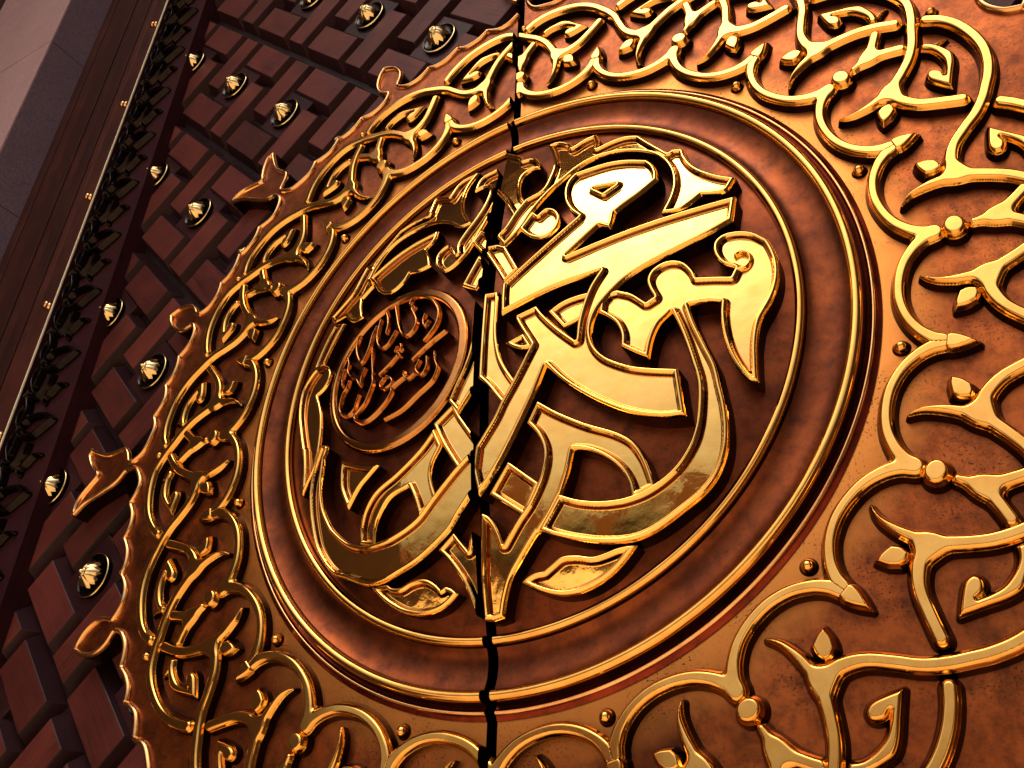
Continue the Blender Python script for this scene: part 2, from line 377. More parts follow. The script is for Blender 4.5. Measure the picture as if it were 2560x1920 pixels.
def round_top(H, w, lo=0.5):
    def h(d):
        t = 1 - np.minimum(d / w, 1)
        return H * (lo + (1 - lo) * (1 - t * t))
    return h
def ridge_top(H, w):
    return lambda d: H * (0.12 + 0.88 * (1 - (1 - np.minimum(d / w, 1)) ** 1.5))
def letter_top(H, rim=0.015, wall=0.008, deep=0.017):
    def h(d):
        t = (d - rim / 2) / (rim / 2)
        r_ = H * 0.80 + H * 0.20 * np.sqrt(np.maximum(1 - t * t, 0))
        s = np.clip((d - rim * 0.88) / wall, 0, 1); s = s * s * (3 - 2 * s)
        return np.where(d < rim * 0.88, r_, (H * 0.80 + H * 0.2 * math.sqrt(1 - 0.76 ** 2)) * (1 - s) + (H - deep) * s)
    return h
CAL={'hah': ('R', 2, [(0.0646, 0.0216, 1), (0.0634, 0.1239, 0), (0.0709, 0.1377, 1), (0.2114, 0.2466, 0), (0.299, 0.3163, 1), (0.278, 0.3432, 0), (0.2597, 0.3782, 0), (0.2491, 0.4241, 0), (0.2501, 0.4638, 0), (0.2607, 0.4949, 0), (0.2823, 0.5195, 1), (0.3297, 0.5229, 0), (0.3857, 0.5246, 0), (0.4407, 0.5149, 0), (0.5103, 0.4861, 1), (0.5285, 0.4575, 0), (0.5377, 0.4237, 0), (0.5381, 0.3876, 1), (0.4943, 0.3491, 0), (0.4428, 0.3141, 0), (0.4152, 0.2925, 1), (0.4125, 0.2923, 1), (0.4074, 0.2587, 0), (0.3988, 0.2316, 1), (0.364, 0.2558, 1), (0.2685, 0.1736, 1), (0.3926, 0.1997, 0), (0.5102, 0.2208, 0), (0.6395, 0.2384, 0), (0.7488, 0.2523, 1), (0.7329, 0.1657, 1), (0.6638, 0.1314, 0), (0.569, 0.094, 0), (0.4885, 0.0605, 0), (0.4393, 0.0335, 0), (0.4059, 0.0048, 0), (0.3722, -0.0311, 0), (0.3499, -0.0674, 0), (0.3396, -0.1134, 0), (0.3469, -0.1553, 0), (0.3663, -0.1882, 0), (0.3964, -0.2141, 0), (0.4558, -0.2453, 0), (0.5597, -0.272, 1), (0.5649, -0.4009, 1), (0.5018, -0.396, 0), (0.4309, -0.3739, 0), (0.3729, -0.3426, 0), (0.3131, -0.2997, 0), (0.2539, -0.2463, 0), (0.2066, -0.1881, 1), (0.1817, -0.2438, 0), (0.1407, -0.3203, 0), (0.0938, -0.3992, 0), (0.0538, -0.456, 0), (-0.0011, -0.5191, 1), (-0.0174, -0.4429, 1), (-0.0076, -0.3792, 1), (0.0145, -0.3504, 0), (0.0474, -0.3067, 0), (0.0691, -0.2669, 0), (0.1103, -0.2024, 0), (0.1617, -0.1111, 1), (0.1149, -0.0179, 0), (0.1163, 0.002, 1), (0.18, 0.016, 1), (0.202, -0.0193, 0), (0.2439, -0.0738, 0), (0.2944, -0.128, 1), (0.3016, -0.0738, 0), (0.316, -0.0199, 0), (0.3369, 0.0339, 0), (0.3679, 0.0831, 1), (0.2293, 0.0658, 0), (0.0909, 0.0303, 0)]), 'lam': ('R', 0, [(-0.0069, 0.1287, 1), (0.0436, 0.1209, 1), (0.0466, 0.0777, 0), (0.0463, 0.003, 0), (0.0494, -0.0481, 0), (0.0617, -0.1099, 0), (0.0811, -0.1547, 0), (0.1175, -0.2149, 1), (0.0745, -0.2769, 1), (0.0472, -0.2387, 0), (0.017, -0.1959, 0), (-0.0104, -0.1656, 1), (-0.0088, -0.0605, 1)]), 'tooth': ('R', 0, [(0.0738, -0.0739, 1), (0.1341, -0.0561, 1), (0.1635, -0.1112, 1), (0.1277, -0.1091, 0), (0.1021, -0.0973, 0)]), 'arc': ('R', 0, [(0.2071, -0.0049, 1), (0.2475, 0.0174, 0), (0.2926, 0.0265, 0), (0.3469, 0.0278, 1), (0.3322, -0.0475, 1), (0.3019, -0.0586, 1), (0.2542, -0.0746, 1), (0.2302, -0.0391, 0)]), 'wing': ('R', 1, [(0.3897, 0.0072, 1), (0.4158, 0.0073, 1), (0.4536, -0.0136, 0), (0.4901, -0.0514, 1), (0.5093, -0.0409, 1), (0.498, -0.0094, 0), (0.4946, 0.0189, 0), (0.507, 0.0475, 0), (0.5363, 0.0671, 0), (0.5677, 0.0698, 0), (0.5976, 0.0553, 0), (0.6197, 0.0229, 0), (0.6273, -0.003, 1), (0.6677, -0.0096, 0), (0.7097, -0.0189, 1), (0.7214, 0.004, 1), (0.6913, 0.0255, 0), (0.6745, 0.0651, 0), (0.6783, 0.1028, 0), (0.7027, 0.1256, 0), (0.7388, 0.1292, 0), (0.776, 0.1173, 0), (0.8052, 0.0909, 0), (0.8157, 0.0765, 0), (0.8267, 0.0347, 0), (0.83, -0.0044, 0), (0.8256, -0.0447, 0), (0.8159, -0.0793, 0), (0.8008, -0.1122, 0), (0.7853, -0.1375, 0), (0.7672, -0.1688, 0), (0.7527, -0.2236, 0), (0.7454, -0.2811, 0), (0.7408, -0.3357, 1), (0.7173, -0.3275, 0), (0.689, -0.2719, 0), (0.6743, -0.2064, 0), (0.6722, -0.1406, 0), (0.6778, -0.0954, 1), (0.6462, -0.0869, 0), (0.5994, -0.086, 1), (0.6118, -0.146, 0), (0.6335, -0.2191, 0), (0.65, -0.275, 0), (0.6557, -0.3332, 0), (0.66, -0.3865, 0), (0.6577, -0.4461, 0), (0.6461, -0.5028, 0), (0.6203, -0.5563, 0), (0.583, -0.5963, 0), (0.5301, -0.6314, 0), (0.4567, -0.672, 0), (0.3991, -0.6872, 0), (0.3277, -0.6843, 0), (0.2579, -0.6688, 0), (0.2043, -0.6505, 0), (0.1633, -0.6305, 1), (0.225, -0.5475, 1), (0.2791, -0.5689, 0), (0.3383, -0.5803, 0), (0.3968, -0.5798, 0), (0.4557, -0.5635, 0), (0.5159, -0.5258, 0), (0.5577, -0.4763, 0), (0.5798, -0.429, 0), (0.5919, -0.376, 0), (0.5982, -0.3141, 0), (0.5901, -0.2545, 0), (0.5744, -0.1734, 0), (0.5538, -0.0978, 1), (0.5216, -0.1268, 0), (0.5005, -0.1685, 0), (0.4858, -0.2259, 1), (0.4526, -0.2043, 0), (0.4148, -0.1751, 1), (0.4161, -0.139, 0), (0.4051, -0.1036, 0), (0.3869, -0.0805, 0), (0.3584, -0.0551, 1), (0.366, -0.0178, 0)]), 'waw': ('R', 0, [(0.1742, -0.2784, 1), (0.2313, -0.3221, 0), (0.3091, -0.3702, 0), (0.3834, -0.4064, 0), (0.4253, -0.4381, 0), (0.4502, -0.4812, 0), (0.4628, -0.5242, 0), (0.4699, -0.5626, 1), (0.4077, -0.5856, 1), (0.4019, -0.5446, 0), (0.3837, -0.5067, 0), (0.348, -0.4711, 0), (0.3041, -0.446, 0), (0.2688, -0.4368, 1), (0.2545, -0.4861, 0), (0.2299, -0.5453, 1), (0.1928, -0.5985, 0), (0.1596, -0.6372, 1), (0.1564, -0.6354, 0), (0.1083, -0.6932, 0), (0.0773, -0.7343, 0), (0.059, -0.7765, 0), (0.0493, -0.811, 0), (0.0476, -0.8241, 1), (0.0173, -0.8296, 1), (-0.0093, -0.8262, 1), (-0.0113, -0.7168, 1), (-0.0024, -0.5558, 1), (0.0199, -0.5687, 0), (0.0395, -0.5945, 0), (0.0517, -0.6216, 0), (0.0595, -0.6462, 1), (0.1023, -0.5909, 0), (0.1342, -0.5558, 0), (0.1668, -0.5021, 0), (0.1803, -0.4643, 0), (0.1853, -0.437, 0), (0.183, -0.4096, 0), (0.1678, -0.3743, 0), (0.1401, -0.3389, 1)]), 'inlay': ('R', -1, [(0.079, -0.428, 1), (0.1683, -0.5046, 1), (0.1223, -0.5882, 1), (0.0178, -0.51, 1)]), 'leaf': ('R', 0, [(0.3843, -0.6923, 1), (0.3553, -0.6957, 0), (0.3256, -0.7032, 0), (0.2958, -0.7074, 0), (0.255, -0.699, 0), (0.2155, -0.6983, 0), (0.1862, -0.7141, 0), (0.1663, -0.7261, 1), (0.1376, -0.729, 0), (0.1144, -0.7387, 0), (0.1022, -0.7494, 1), (0.1371, -0.7691, 0), (0.1762, -0.7843, 0), (0.2121, -0.7918, 0), (0.2572, -0.7896, 0), (0.3028, -0.7756, 0), (0.3366, -0.7579, 0), (0.3679, -0.7348, 0), (0.4081, -0.6941, 1)]), 'crown': ('R', 1, [(0.0219, 0.3429, 1), (0.0261, 0.3526, 0), (0.0486, 0.3763, 0), (0.0781, 0.4314, 0), (0.1117, 0.476, 1), (0.1658, 0.4966, 0), (0.1856, 0.5465, 0), (0.1949, 0.6041, 0), (0.1858, 0.6643, 0), (0.1611, 0.7361, 1), (0.1736, 0.7295, 1), (0.1941, 0.7336, 0), (0.2156, 0.7265, 0), (0.2379, 0.709, 0), (0.253, 0.6881, 0), (0.2584, 0.6726, 1), (0.2995, 0.6948, 0), (0.3375, 0.7021, 1), (0.3479, 0.6611, 0), (0.3448, 0.6254, 1), (0.3902, 0.6393, 0), (0.437, 0.6431, 0), (0.4836, 0.6263, 1), (0.4834, 0.623, 0), (0.5274, 0.5608, 0), (0.5692, 0.5063, 1), (0.583, 0.5137, 0), (0.6135, 0.506, 1), (0.6226, 0.4619, 0), (0.6474, 0.4113, 0), (0.6969, 0.3639, 0), (0.7531, 0.3321, 1), (0.7204, 0.2838, 0), (0.6565, 0.29, 1), (0.6283, 0.2669, 0), (0.5922, 0.2456, 0), (0.5431, 0.2492, 1), (0.5423, 0.2488, 1), (0.5653, 0.3022, 0), (0.5764, 0.3445, 0), (0.5782, 0.3812, 0), (0.5732, 0.4213, 0), (0.5553, 0.4702, 0), (0.5295, 0.5075, 0), (0.4941, 0.5358, 0), (0.4488, 0.5588, 0), (0.4024, 0.572, 0), (0.3367, 0.5722, 0), (0.2899, 0.5527, 0), (0.253, 0.5236, 0), (0.1976, 0.4758, 0), (0.1466, 0.4148, 0), (0.1046, 0.3426, 0), (0.059, 0.2985, 1), (0.0545, 0.2923, 1)]), 'bar': ('R', 0, [(-0.0149, 0.3244, 1), (0.0276, 0.3167, 1), (0.056, 0.2978, 1), (0.1087, 0.187, 1), (0.0596, 0.1468, 1), (0.0209, 0.223, 0), (-0.0231, 0.303, 1)]), 'curl': ('R', 1, [(0.1005, 0.3448, 1), (0.1335, 0.3017, 0), (0.168, 0.2777, 0), (0.2005, 0.275, 0), (0.2278, 0.2945, 0), (0.2392, 0.3292, 0), (0.2358, 0.3606, 0), (0.217, 0.3896, 0), (0.1891, 0.4012, 0), (0.1629, 0.3841, 1), (0.1452, 0.4093, 1)]), 'plume': ('R', 0, [(-0.0845, 0.8609, 1), (0.0419, 0.7531, 0), (0.063, 0.7308, 0), (0.0732, 0.7053, 1), (0.1041, 0.7012, 0), (0.1279, 0.6818, 0), (0.1412, 0.6494, 0), (0.143, 0.6237, 1), (0.1087, 0.629, 0), (0.0836, 0.6083, 0), (0.0799, 0.5682, 0), (0.0899, 0.517, 0), (0.1158, 0.4659, 1), (0.0742, 0.4093, 1), (0.0501, 0.4604, 0), (0.0244, 0.5158, 1), (-0.0598, 0.6507, 1)]), 'swoosh': ('L', 2, [(0.0382, -0.3303, 1), (-0.0159, -0.3733, 0), (-0.0805, -0.4219, 0), (-0.1595, -0.491, 0), (-0.2132, -0.5383, 0), (-0.2953, -0.5695, 0), (-0.3487, -0.5765, 0), (-0.4086, -0.5751, 0), (-0.4623, -0.5558, 0), (-0.525, -0.5085, 0), (-0.5499, -0.4777, 0), (-0.5769, -0.431, 0), (-0.591, -0.3825, 0), (-0.5965, -0.3349, 0), (-0.5946, -0.2977, 0), (-0.5916, -0.2603, 0), (-0.5824, -0.2348, 0), (-0.5933, -0.2208, 1), (-0.6109, -0.2215, 0), (-0.6276, -0.2558, 0), (-0.6427, -0.3037, 0), (-0.6491, -0.3586, 0), (-0.6447, -0.4058, 0), (-0.6319, -0.4628, 0), (-0.6045, -0.5424, 0), (-0.5655, -0.5973, 0), (-0.5196, -0.6382, 0), (-0.4711, -0.6566, 0), (-0.4184, -0.6796, 0), (-0.3808, -0.6905, 0), (-0.3272, -0.6894, 0), (-0.2752, -0.6761, 0), (-0.2146, -0.6566, 0), (-0.1556, -0.6265, 0), (-0.0979, -0.587, 0), (-0.071, -0.5532, 0), (-0.0129, -0.4886, 0), (0.0367, -0.4374, 1)]), 'lamhalf': ('L', 1, [(0.0477, 0.1184, 1), (-0.0128, 0.1275, 0), (-0.0375, 0.1296, 1), (-0.0411, 0.086, 0), (-0.0421, 0.0313, 0), (-0.0427, 0.0107, 0), (-0.043, -0.0301, 0), (-0.0498, -0.068, 0), (-0.0652, -0.1142, 0), (-0.087, -0.1558, 0), (-0.1115, -0.2108, 1), (-0.0752, -0.2584, 1), (-0.049, -0.2235, 0), (-0.0194, -0.1836, 0), (0.0101, -0.1487, 1), (0.0501, -0.0971, 1)]), 'band': ('L', 0, [(-0.1668, -0.2656, 1), (-0.0963, -0.2167, 1), (-0.0731, -0.2607, 1), (-0.0149, -0.3473, 1), (-0.0121, -0.3648, 1), (-0.0354, -0.3966, 1), (-0.0767, -0.426, 1), (-0.134, -0.3339, 0)]), 'fork': ('L', 0, [(-0.1628, -0.2788, 1), (-0.1346, -0.3368, 1), (-0.1634, -0.3853, 0), (-0.1674, -0.4249, 0), (-0.1465, -0.49, 1), (-0.2097, -0.5277, 1), (-0.2264, -0.4789, 0), (-0.248, -0.4344, 1), (-0.3155, -0.4536, 0), (-0.3554, -0.5023, 0), (-0.3656, -0.5301, 0), (-0.3666, -0.5821, 1), (-0.4276, -0.5674, 1), (-0.4293, -0.5207, 0), (-0.4134, -0.4665, 0), (-0.3747, -0.42, 0), (-0.2968, -0.3824, 0), (-0.2142, -0.3302, 0)]), 'wedge': ('L', 0, [(-0.5225, -0.2893, 1), (-0.465, -0.3136, 0), (-0.4153, -0.331, 0), (-0.3669, -0.3418, 1), (-0.4009, -0.366, 0), (-0.4343, -0.39, 0), (-0.4563, -0.4149, 0), (-0.4826, -0.4512, 1), (-0.5052, -0.4123, 0), (-0.5191, -0.3821, 0), (-0.5244, -0.3535, 0), (-0.5258, -0.3162, 0)]), 'leaf2': ('L', 0, [(-0.383, -0.6899, 1), (-0.3549, -0.6897, 0), (-0.321, -0.6919, 1), (-0.3065, -0.7017, 0), (-0.2758, -0.7063, 0), (-0.2454, -0.6973, 0), (-0.2097, -0.6936, 0), (-0.1847, -0.6988, 0), (-0.1587, -0.7143, 0), (-0.1426, -0.7297, 1), (-0.1275, -0.7253, 0), (-0.1077, -0.733, 0), (-0.0896, -0.7484, 1), (-0.1152, -0.768, 0), (-0.1435, -0.7816, 0), (-0.1813, -0.7883, 0), (-0.2194, -0.7867, 0), (-0.268, -0.7743, 0), (-0.3079, -0.7541, 0), (-0.3386, -0.7333, 0), (-0.3637, -0.7113, 0)]), 'foot': ('L', 0, [(0.0186, -0.5593, 1), (-0.0133, -0.5631, 0), (-0.0265, -0.5807, 0), (-0.0398, -0.6013, 0), (-0.0469, -0.6213, 0), (-0.0515, -0.6437, 1), (-0.0748, -0.6153, 0), (-0.0942, -0.5905, 1), (-0.1483, -0.6305, 1), (-0.1278, -0.6492, 0), (-0.0978, -0.6849, 0), (-0.071, -0.7251, 0), (-0.0539, -0.763, 0), (-0.0409, -0.8009, 0), (-0.031, -0.8205, 1), (0.0175, -0.8277, 1), (0.026, -0.7217, 1)]), 'plume2': ('L', 0, [(0.0717, 0.763, 1), (0.0021, 0.7829, 1), (-0.0385, 0.7294, 0), (-0.0833, 0.719, 0), (-0.107, 0.6934, 0), (-0.1148, 0.6429, 1), (-0.0824, 0.6475, 0), (-0.0606, 0.6418, 1), (-0.0513, 0.615, 0), (-0.0529, 0.5795, 0), (-0.0677, 0.5283, 0), (-0.0995, 0.4704, 0), (-0.1181, 0.4438, 0), (-0.1427, 0.3962, 0), (-0.138, 0.3535, 1), (-0.1491, 0.378, 0), (-0.173, 0.413, 0), (-0.2001, 0.407, 0), (-0.222, 0.3826, 0), (-0.2239, 0.3521, 0), (-0.2122, 0.3238, 0), (-0.1921, 0.2986, 0), (-0.1748, 0.29, 0), (-0.1421, 0.2984, 0), (-0.1021, 0.3314, 0), (-0.0817, 0.3608, 0), (-0.0524, 0.4212, 0), (-0.0488, 0.4273, 0), (-0.0098, 0.5277, 1), (0.0099, 0.5272, 1), (0.0609, 0.5139, 1), (0.0706, 0.6428, 1)]), 'bar2': ('L', 0, [(-0.0518, 0.425, 1), (-0.0154, 0.3847, 0), (0.0466, 0.3339, 1), (0.0563, 0.2213, 1), (-0.0087, 0.2654, 1), (-0.0833, 0.3758, 1)]), 'foot2': ('L', 0, [(-0.0462, 0.3101, 1), (-0.0162, 0.2612, 0), (-0.0114, 0.2331, 1), (-0.0424, 0.1612, 1), (-0.0991, 0.1996, 1)]), 'crown2': ('L', 0, [(-0.1139, 0.7548, 1), (-0.1439, 0.6986, 0), (-0.1544, 0.6405, 0), (-0.1444, 0.5738, 0), (-0.1212, 0.5208, 0), (-0.0951, 0.4711, 1), (-0.1463, 0.4766, 0), (-0.2022, 0.5246, 0), (-0.2573, 0.5551, 0), (-0.3107, 0.5676, 0), (-0.4156, 0.5603, 0), (-0.4729, 0.5263, 0), (-0.5054, 0.4798, 0), (-0.5297, 0.433, 1), (-0.5352, 0.4841, 0), (-0.49, 0.5476, 0), (-0.4308, 0.6179, 1), (-0.3789, 0.6285, 0), (-0.3043, 0.6262, 1), (-0.3099, 0.6316, 1), (-0.3053, 0.667, 0), (-0.3001, 0.6996, 0), (-0.2878, 0.7136, 1), (-0.259, 0.7012, 0), (-0.2247, 0.6841, 1), (-0.2041, 0.7278, 0), (-0.174, 0.7499, 0), (-0.1305, 0.7533, 1)]), 'petal': ('L', 0, [(-0.2401, 0.5085, 1), (-0.3363, 0.4994, 0), (-0.4109, 0.4811, 0), (-0.4847, 0.4485, 0), (-0.5327, 0.4223, 1), (-0.4965, 0.3748, 1), (-0.4706, 0.336, 0), (-0.4372, 0.3071, 0), (-0.4013, 0.2985, 0), (-0.3721, 0.3062, 0), (-0.3438, 0.3292, 0), (-0.3306, 0.3517, 1), (-0.2915, 0.3415, 0), (-0.2423, 0.346, 1), (-0.2479, 0.3709, 0), (-0.2576, 0.402, 0), (-0.2752, 0.4363, 1), (-0.2464, 0.4649, 0)]), 'petal2': ('L', 0, [(-0.7018, 0.3247, 1), (-0.6546, 0.358, 0), (-0.609, 0.3979, 0), (-0.5881, 0.4485, 0), (-0.568, 0.5011, 1), (-0.5374, 0.4962, 0), (-0.5119, 0.4769, 1), (-0.5288, 0.4236, 1), (-0.5013, 0.3718, 1), (-0.5459, 0.3374, 1), (-0.5386, 0.2976, 0), (-0.5197, 0.2443, 1), (-0.5451, 0.2435, 0), (-0.5742, 0.2471, 0), (-0.6001, 0.2694, 0), (-0.6215, 0.2946, 1), (-0.6509, 0.2928, 0), (-0.6782, 0.2925, 0)]), 'slat': ('L', 0, [(-0.6659, 0.277, 1), (-0.6116, 0.2574, 1), (-0.6479, 0.1887, 0), (-0.6799, 0.1156, 1), (-0.7352, 0.1049, 1), (-0.7258, 0.1392, 0), (-0.6974, 0.2152, 0)]), 'petal3': ('L', 0, [(-0.6787, 0.1125, 1), (-0.65, 0.0923, 0), (-0.6341, 0.0643, 0), (-0.6344, 0.0372, 0), (-0.6541, 0.0087, 0), (-0.686, -0.0062, 1), (-0.6608, -0.0545, 0), (-0.6431, -0.1073, 0), (-0.6357, -0.1715, 0), (-0.638, -0.2424, 0), (-0.6375, -0.2275, 0), (-0.6514, -0.2821, 0), (-0.6742, -0.318, 0), (-0.699, -0.3591, 1), (-0.703, -0.3255, 0), (-0.7081, -0.266, 0), (-0.7224, -0.2019, 0), (-0.7194, -0.2183, 0), (-0.7593, -0.1107, 0), (-0.778, -0.0502, 0), (-0.7845, 0.0192, 0), (-0.7733, 0.0608, 0), (-0.745, 0.0963, 0), (-0.7187, 0.114, 0)])}
HOLE=[(0.347, 0.4209, 1), (0.4122, 0.4122, 1), (0.3769, 0.3892, 1)]
SPIRAL=[(0.7281, -0.002, 0), (0.7533, 0.0059, 0), (0.7633, 0.0249, 0), (0.7602, 0.0452, 0), (0.7453, 0.0564, 0), (0.7287, 0.0499, 0)]
INS=[([(-0.3703, 0.2281), (-0.3566, 0.1864), (-0.3413, 0.1382), (-0.3249, 0.1024), (-0.3082, 0.0861), (-0.2895, 0.087), (-0.2708, 0.1048), (-0.2679, 0.1308), (-0.2812, 0.1612), (-0.2949, 0.1888), (-0.2827, 0.1875)], 0.0075), ([(-0.2999, 0.2279), (-0.3059, 0.2099), (-0.2969, 0.2015)], 0.007), ([(-0.298, 0.238), (-0.2548, 0.2215), (-0.2158, 0.1928), (-0.189, 0.1523), (-0.1802, 0.1252), (-0.1847, 0.0868), (-0.2058, 0.0571), (-0.2261, 0.0383)], 0.008), ([(-0.4134, 0.2267), (-0.3958, 0.188), (-0.3908, 0.153), (-0.3928, 0.1282)], 0.0075), ([(-0.4277, 0.1939), (-0.4311, 0.1643), (-0.4325, 0.1298), (-0.4241, 0.0967), (-0.4037, 0.0733), (-0.3796, 0.0778), (-0.36, 0.102), (-0.3504, 0.1188)], 0.0075), ([(-0.4419, 0.1734), (-0.4549, 0.1456), (-0.462, 0.0998), (-0.4721, 0.0696), (-0.4894, 0.0491), (-0.511, 0.0797), (-0.5238, 0.1168), (-0.5247, 0.1477), (-0.5196, 0.1622)], 0.0075), ([(-0.234, 0.1408), (-0.2386, 0.1198), (-0.2305, 0.0956), (-0.2152, 0.1089)], 0.0065), ([(-0.1478, 0.0468), (-0.202, 0.0215), (-0.2649, -0.0186)], 0.007), ([(-0.321, 0.0586), (-0.3165, 0.0396), (-0.3261, 0.0299), (-0.3171, 0.0117)], 0.006), ([(-0.3297, 0.0182), (-0.36, -0.0056), (-0.3981, -0.0287)], 0.006), ([(-0.336, 0.0553), (-0.3432, 0.0381)], 0.005), ([(-0.1807, -0.017), (-0.1753, -0.0496), (-0.1649, -0.077), (-0.1696, -0.0995), (-0.183, -0.1191), (-0.2313, -0.1478), (-0.2903, -0.1831), (-0.3576, -0.1966)], 0.0065), ([(-0.2082, -0.0268), (-0.2069, -0.064), (-0.2247, -0.0847), (-0.2414, -0.0715), (-0.2475, -0.0553), (-0.2364, -0.0321)], 0.0075), ([(-0.2932, -0.0509), (-0.294, -0.065), (-0.2762, -0.0829), (-0.2525, -0.0721)], 0.006), ([(-0.4453, 0.0866), (-0.4378, 0.0347), (-0.4278, -0.0122), (-0.4277, -0.0217), (-0.4234, -0.0506), (-0.4353, -0.0863), (-0.4512, -0.1161), (-0.4832, -0.1405), (-0.4891, -0.1528), (-0.4744, -0.1683), (-0.4532, -0.1776), (-0.4238, -0.1765), (-0.3894, -0.1611), (-0.3567, -0.1352), (-0.3385, -0.1088), (-0.3389, -0.0945), (-0.3049, -0.0767), (-0.2828, -0.0695)], 0.0075), ([(-0.3701, -0.0432), (-0.3467, -0.0582), (-0.3399, -0.0758), (-0.3575, -0.0866), (-0.3819, -0.0829), (-0.3889, -0.0662), (-0.3765, -0.0494)], 0.007), ([(-0.5594, 0.0927), (-0.5492, 0.066), (-0.548, 0.0363), (-0.5276, 0.0068), (-0.5005, -0.0115), (-0.4802, -0.04), (-0.4775, -0.0088), (-0.4665, 0.0178)], 0.0065), ([(-0.5657, 0.0496), (-0.5705, 0.0178), (-0.5661, -0.0123)], 0.006), ([(-0.5351, -0.0037), (-0.5406, -0.0256), (-0.5537, -0.0426), (-0.5604, -0.0659), (-0.5629, -0.0987), (-0.547, -0.1225), (-0.5176, -0.1339), (-0.4936, -0.121), (-0.4877, -0.1003), (-0.4798, -0.0759)], 0.0065)]
CON=[(0.1554, 1.6361, 0), (0.1298, 1.6315, 0), (0.0937, 1.6323, 0), (0.0568, 1.6569, 0), (0.0296, 1.695, 1), (-0.0684, 1.7266, 0), (-0.0837, 1.6695, 0), (-0.1548, 1.6634, 0), (-0.2175, 1.6846, 1), (-0.2666, 1.6559, 0), (-0.3597, 1.6709, 1), (-0.4087, 1.6277, 0), (-0.4912, 1.6247, 1), (-0.5284, 1.5801, 0), (-0.587, 1.5659, 0), (-0.6415, 1.587, 1), (-0.623, 1.6121, 0), (-0.6265, 1.6513, 0), (-0.6485, 1.6942, 0), (-0.7346, 1.7481, 1), (-0.7596, 1.6974, 0), (-0.7643, 1.6395, 0), (-0.7317, 1.5879, 0), (-0.6802, 1.5521, 1), (-0.7069, 1.4978, 0), (-0.753, 1.472, 0), (-0.8152, 1.4688, 1), (-0.8524, 1.4238, 0), (-0.8933, 1.4019, 0), (-0.9377, 1.3993, 1), (-0.9657, 1.3393, 0), (-1.0076, 1.3211, 0), (-1.0488, 1.3149, 1), (-1.0794, 1.2545, 0), (-1.1396, 1.2271, 0), (-1.1994, 1.2265, 1), (-1.1797, 1.2589, 0), (-1.1822, 1.3017, 0), (-1.2057, 1.3477, 0), (-1.2587, 1.401, 0), (-1.2932, 1.4609, 0), (-1.3134, 1.5186, 1), (-1.3528, 1.5042, 0), (-1.3773, 1.4567, 0), (-1.3632, 1.3632, 1), (-1.3995, 1.3725, 0), (-1.4413, 1.3063, 0), (-1.5199, 1.3036, 1), (-1.4488, 1.2799, 0), (-1.4013, 1.2606, 0), (-1.3587, 1.2076, 1), (-1.3836, 1.2599, 0), (-1.3142, 1.0087, 1), (-1.3391, 0.9604, 0), (-1.3825, 0.9195, 1), (-1.3957, 0.8676, 0), (-1.4537, 0.8075, 1), (-1.457, 0.7471, 0), (-1.4865, 0.7087, 0), (-1.5499, 0.6743, 1), (-1.5562, 0.7017, 0), (-1.5916, 0.738, 0), (-1.6635, 0.7652, 0), (-1.7321, 0.7279, 1), (-1.7141, 0.6803, 0), (-1.6691, 0.6298, 0), (-1.6137, 0.6094, 0), (-1.5592, 0.6218, 1), (-1.5443, 0.5846, 0), (-1.5543, 0.5295, 0), (-1.5995, 0.4799, 1), (-1.5961, 0.4279, 0), (-1.6076, 0.3808, 0), (-1.6381, 0.351, 1), (-1.6242, 0.3198, 0), (-1.619, 0.275, 0), (-1.6567, 0.2097, 1), (-1.6347, 0.1622, 0), (-1.6389, 0.1217, 0), (-1.6633, 0.0607, 0), (-1.7183, 0.0298, 1), (-1.7435, 0.0787, 0), (-1.7744, 0.1063, 0), (-1.8076, 0.1034, 0), (-1.8765, 0.1021, 0), (-1.9518, 0.1305, 0), (-1.989, 0.1506, 1), (-2.003, 0.1152, 0), (-1.9753, 0.067, 0), (-1.9374, 0.0278, 0), (-1.9076, 0.0103, 1), (-1.9581, -0.0395, 0), (-1.9852, -0.0746, 0), (-1.9954, -0.1236, 0), (-1.9848, -0.1552, 1), (-1.9264, -0.1132, 0), (-1.842, -0.0848, 0), (-1.7659, -0.0553, 0), (-1.7277, -0.016, 1), (-1.6814, -0.0157, 0), (-1.6427, -0.0582, 0), (-1.6308, -0.0994, 0), (-1.659, -0.1618, 1), (-1.6284, -0.2088, 0), (-1.6199, -0.2565, 0), (-1.6362, -0.3047, 1), (-1.5997, -0.3588, 0), (-1.5899, -0.4085, 0), (-1.6014, -0.4457, 1), (-1.5735, -0.4749, 0), (-1.5551, -0.5069, 0), (-1.5523, -0.553, 0), (-1.5758, -0.6001, 1), (-1.616, -0.5904, 0), (-1.663, -0.5951, 0), (-1.7107, -0.6287, 0), (-1.7359, -0.6708, 0), (-1.7494, -0.7037, 1), (-1.6634, -0.724, 0), (-1.6055, -0.7041, 0), (-1.5679, -0.6645, 0), (-1.5424, -0.6466, 1), (-1.5073, -0.6612, 0), (-1.4757, -0.6979, 0), (-1.4661, -0.745, 0), (-1.4773, -0.7751, 1), (-1.4231, -0.8128, 0), (-1.3943, -0.8592, 0), (-1.4068, -0.8986, 1), (-1.3443, -0.934, 0), (-1.3229, -0.977, 0), (-1.3258, -1.0116, 1), (-1.2744, -1.0371, 0), (-1.2412, -1.0717, 0), (-1.2222, -1.1242, 1)]
RING=(-0.3467, -0.0085, 0.2844)

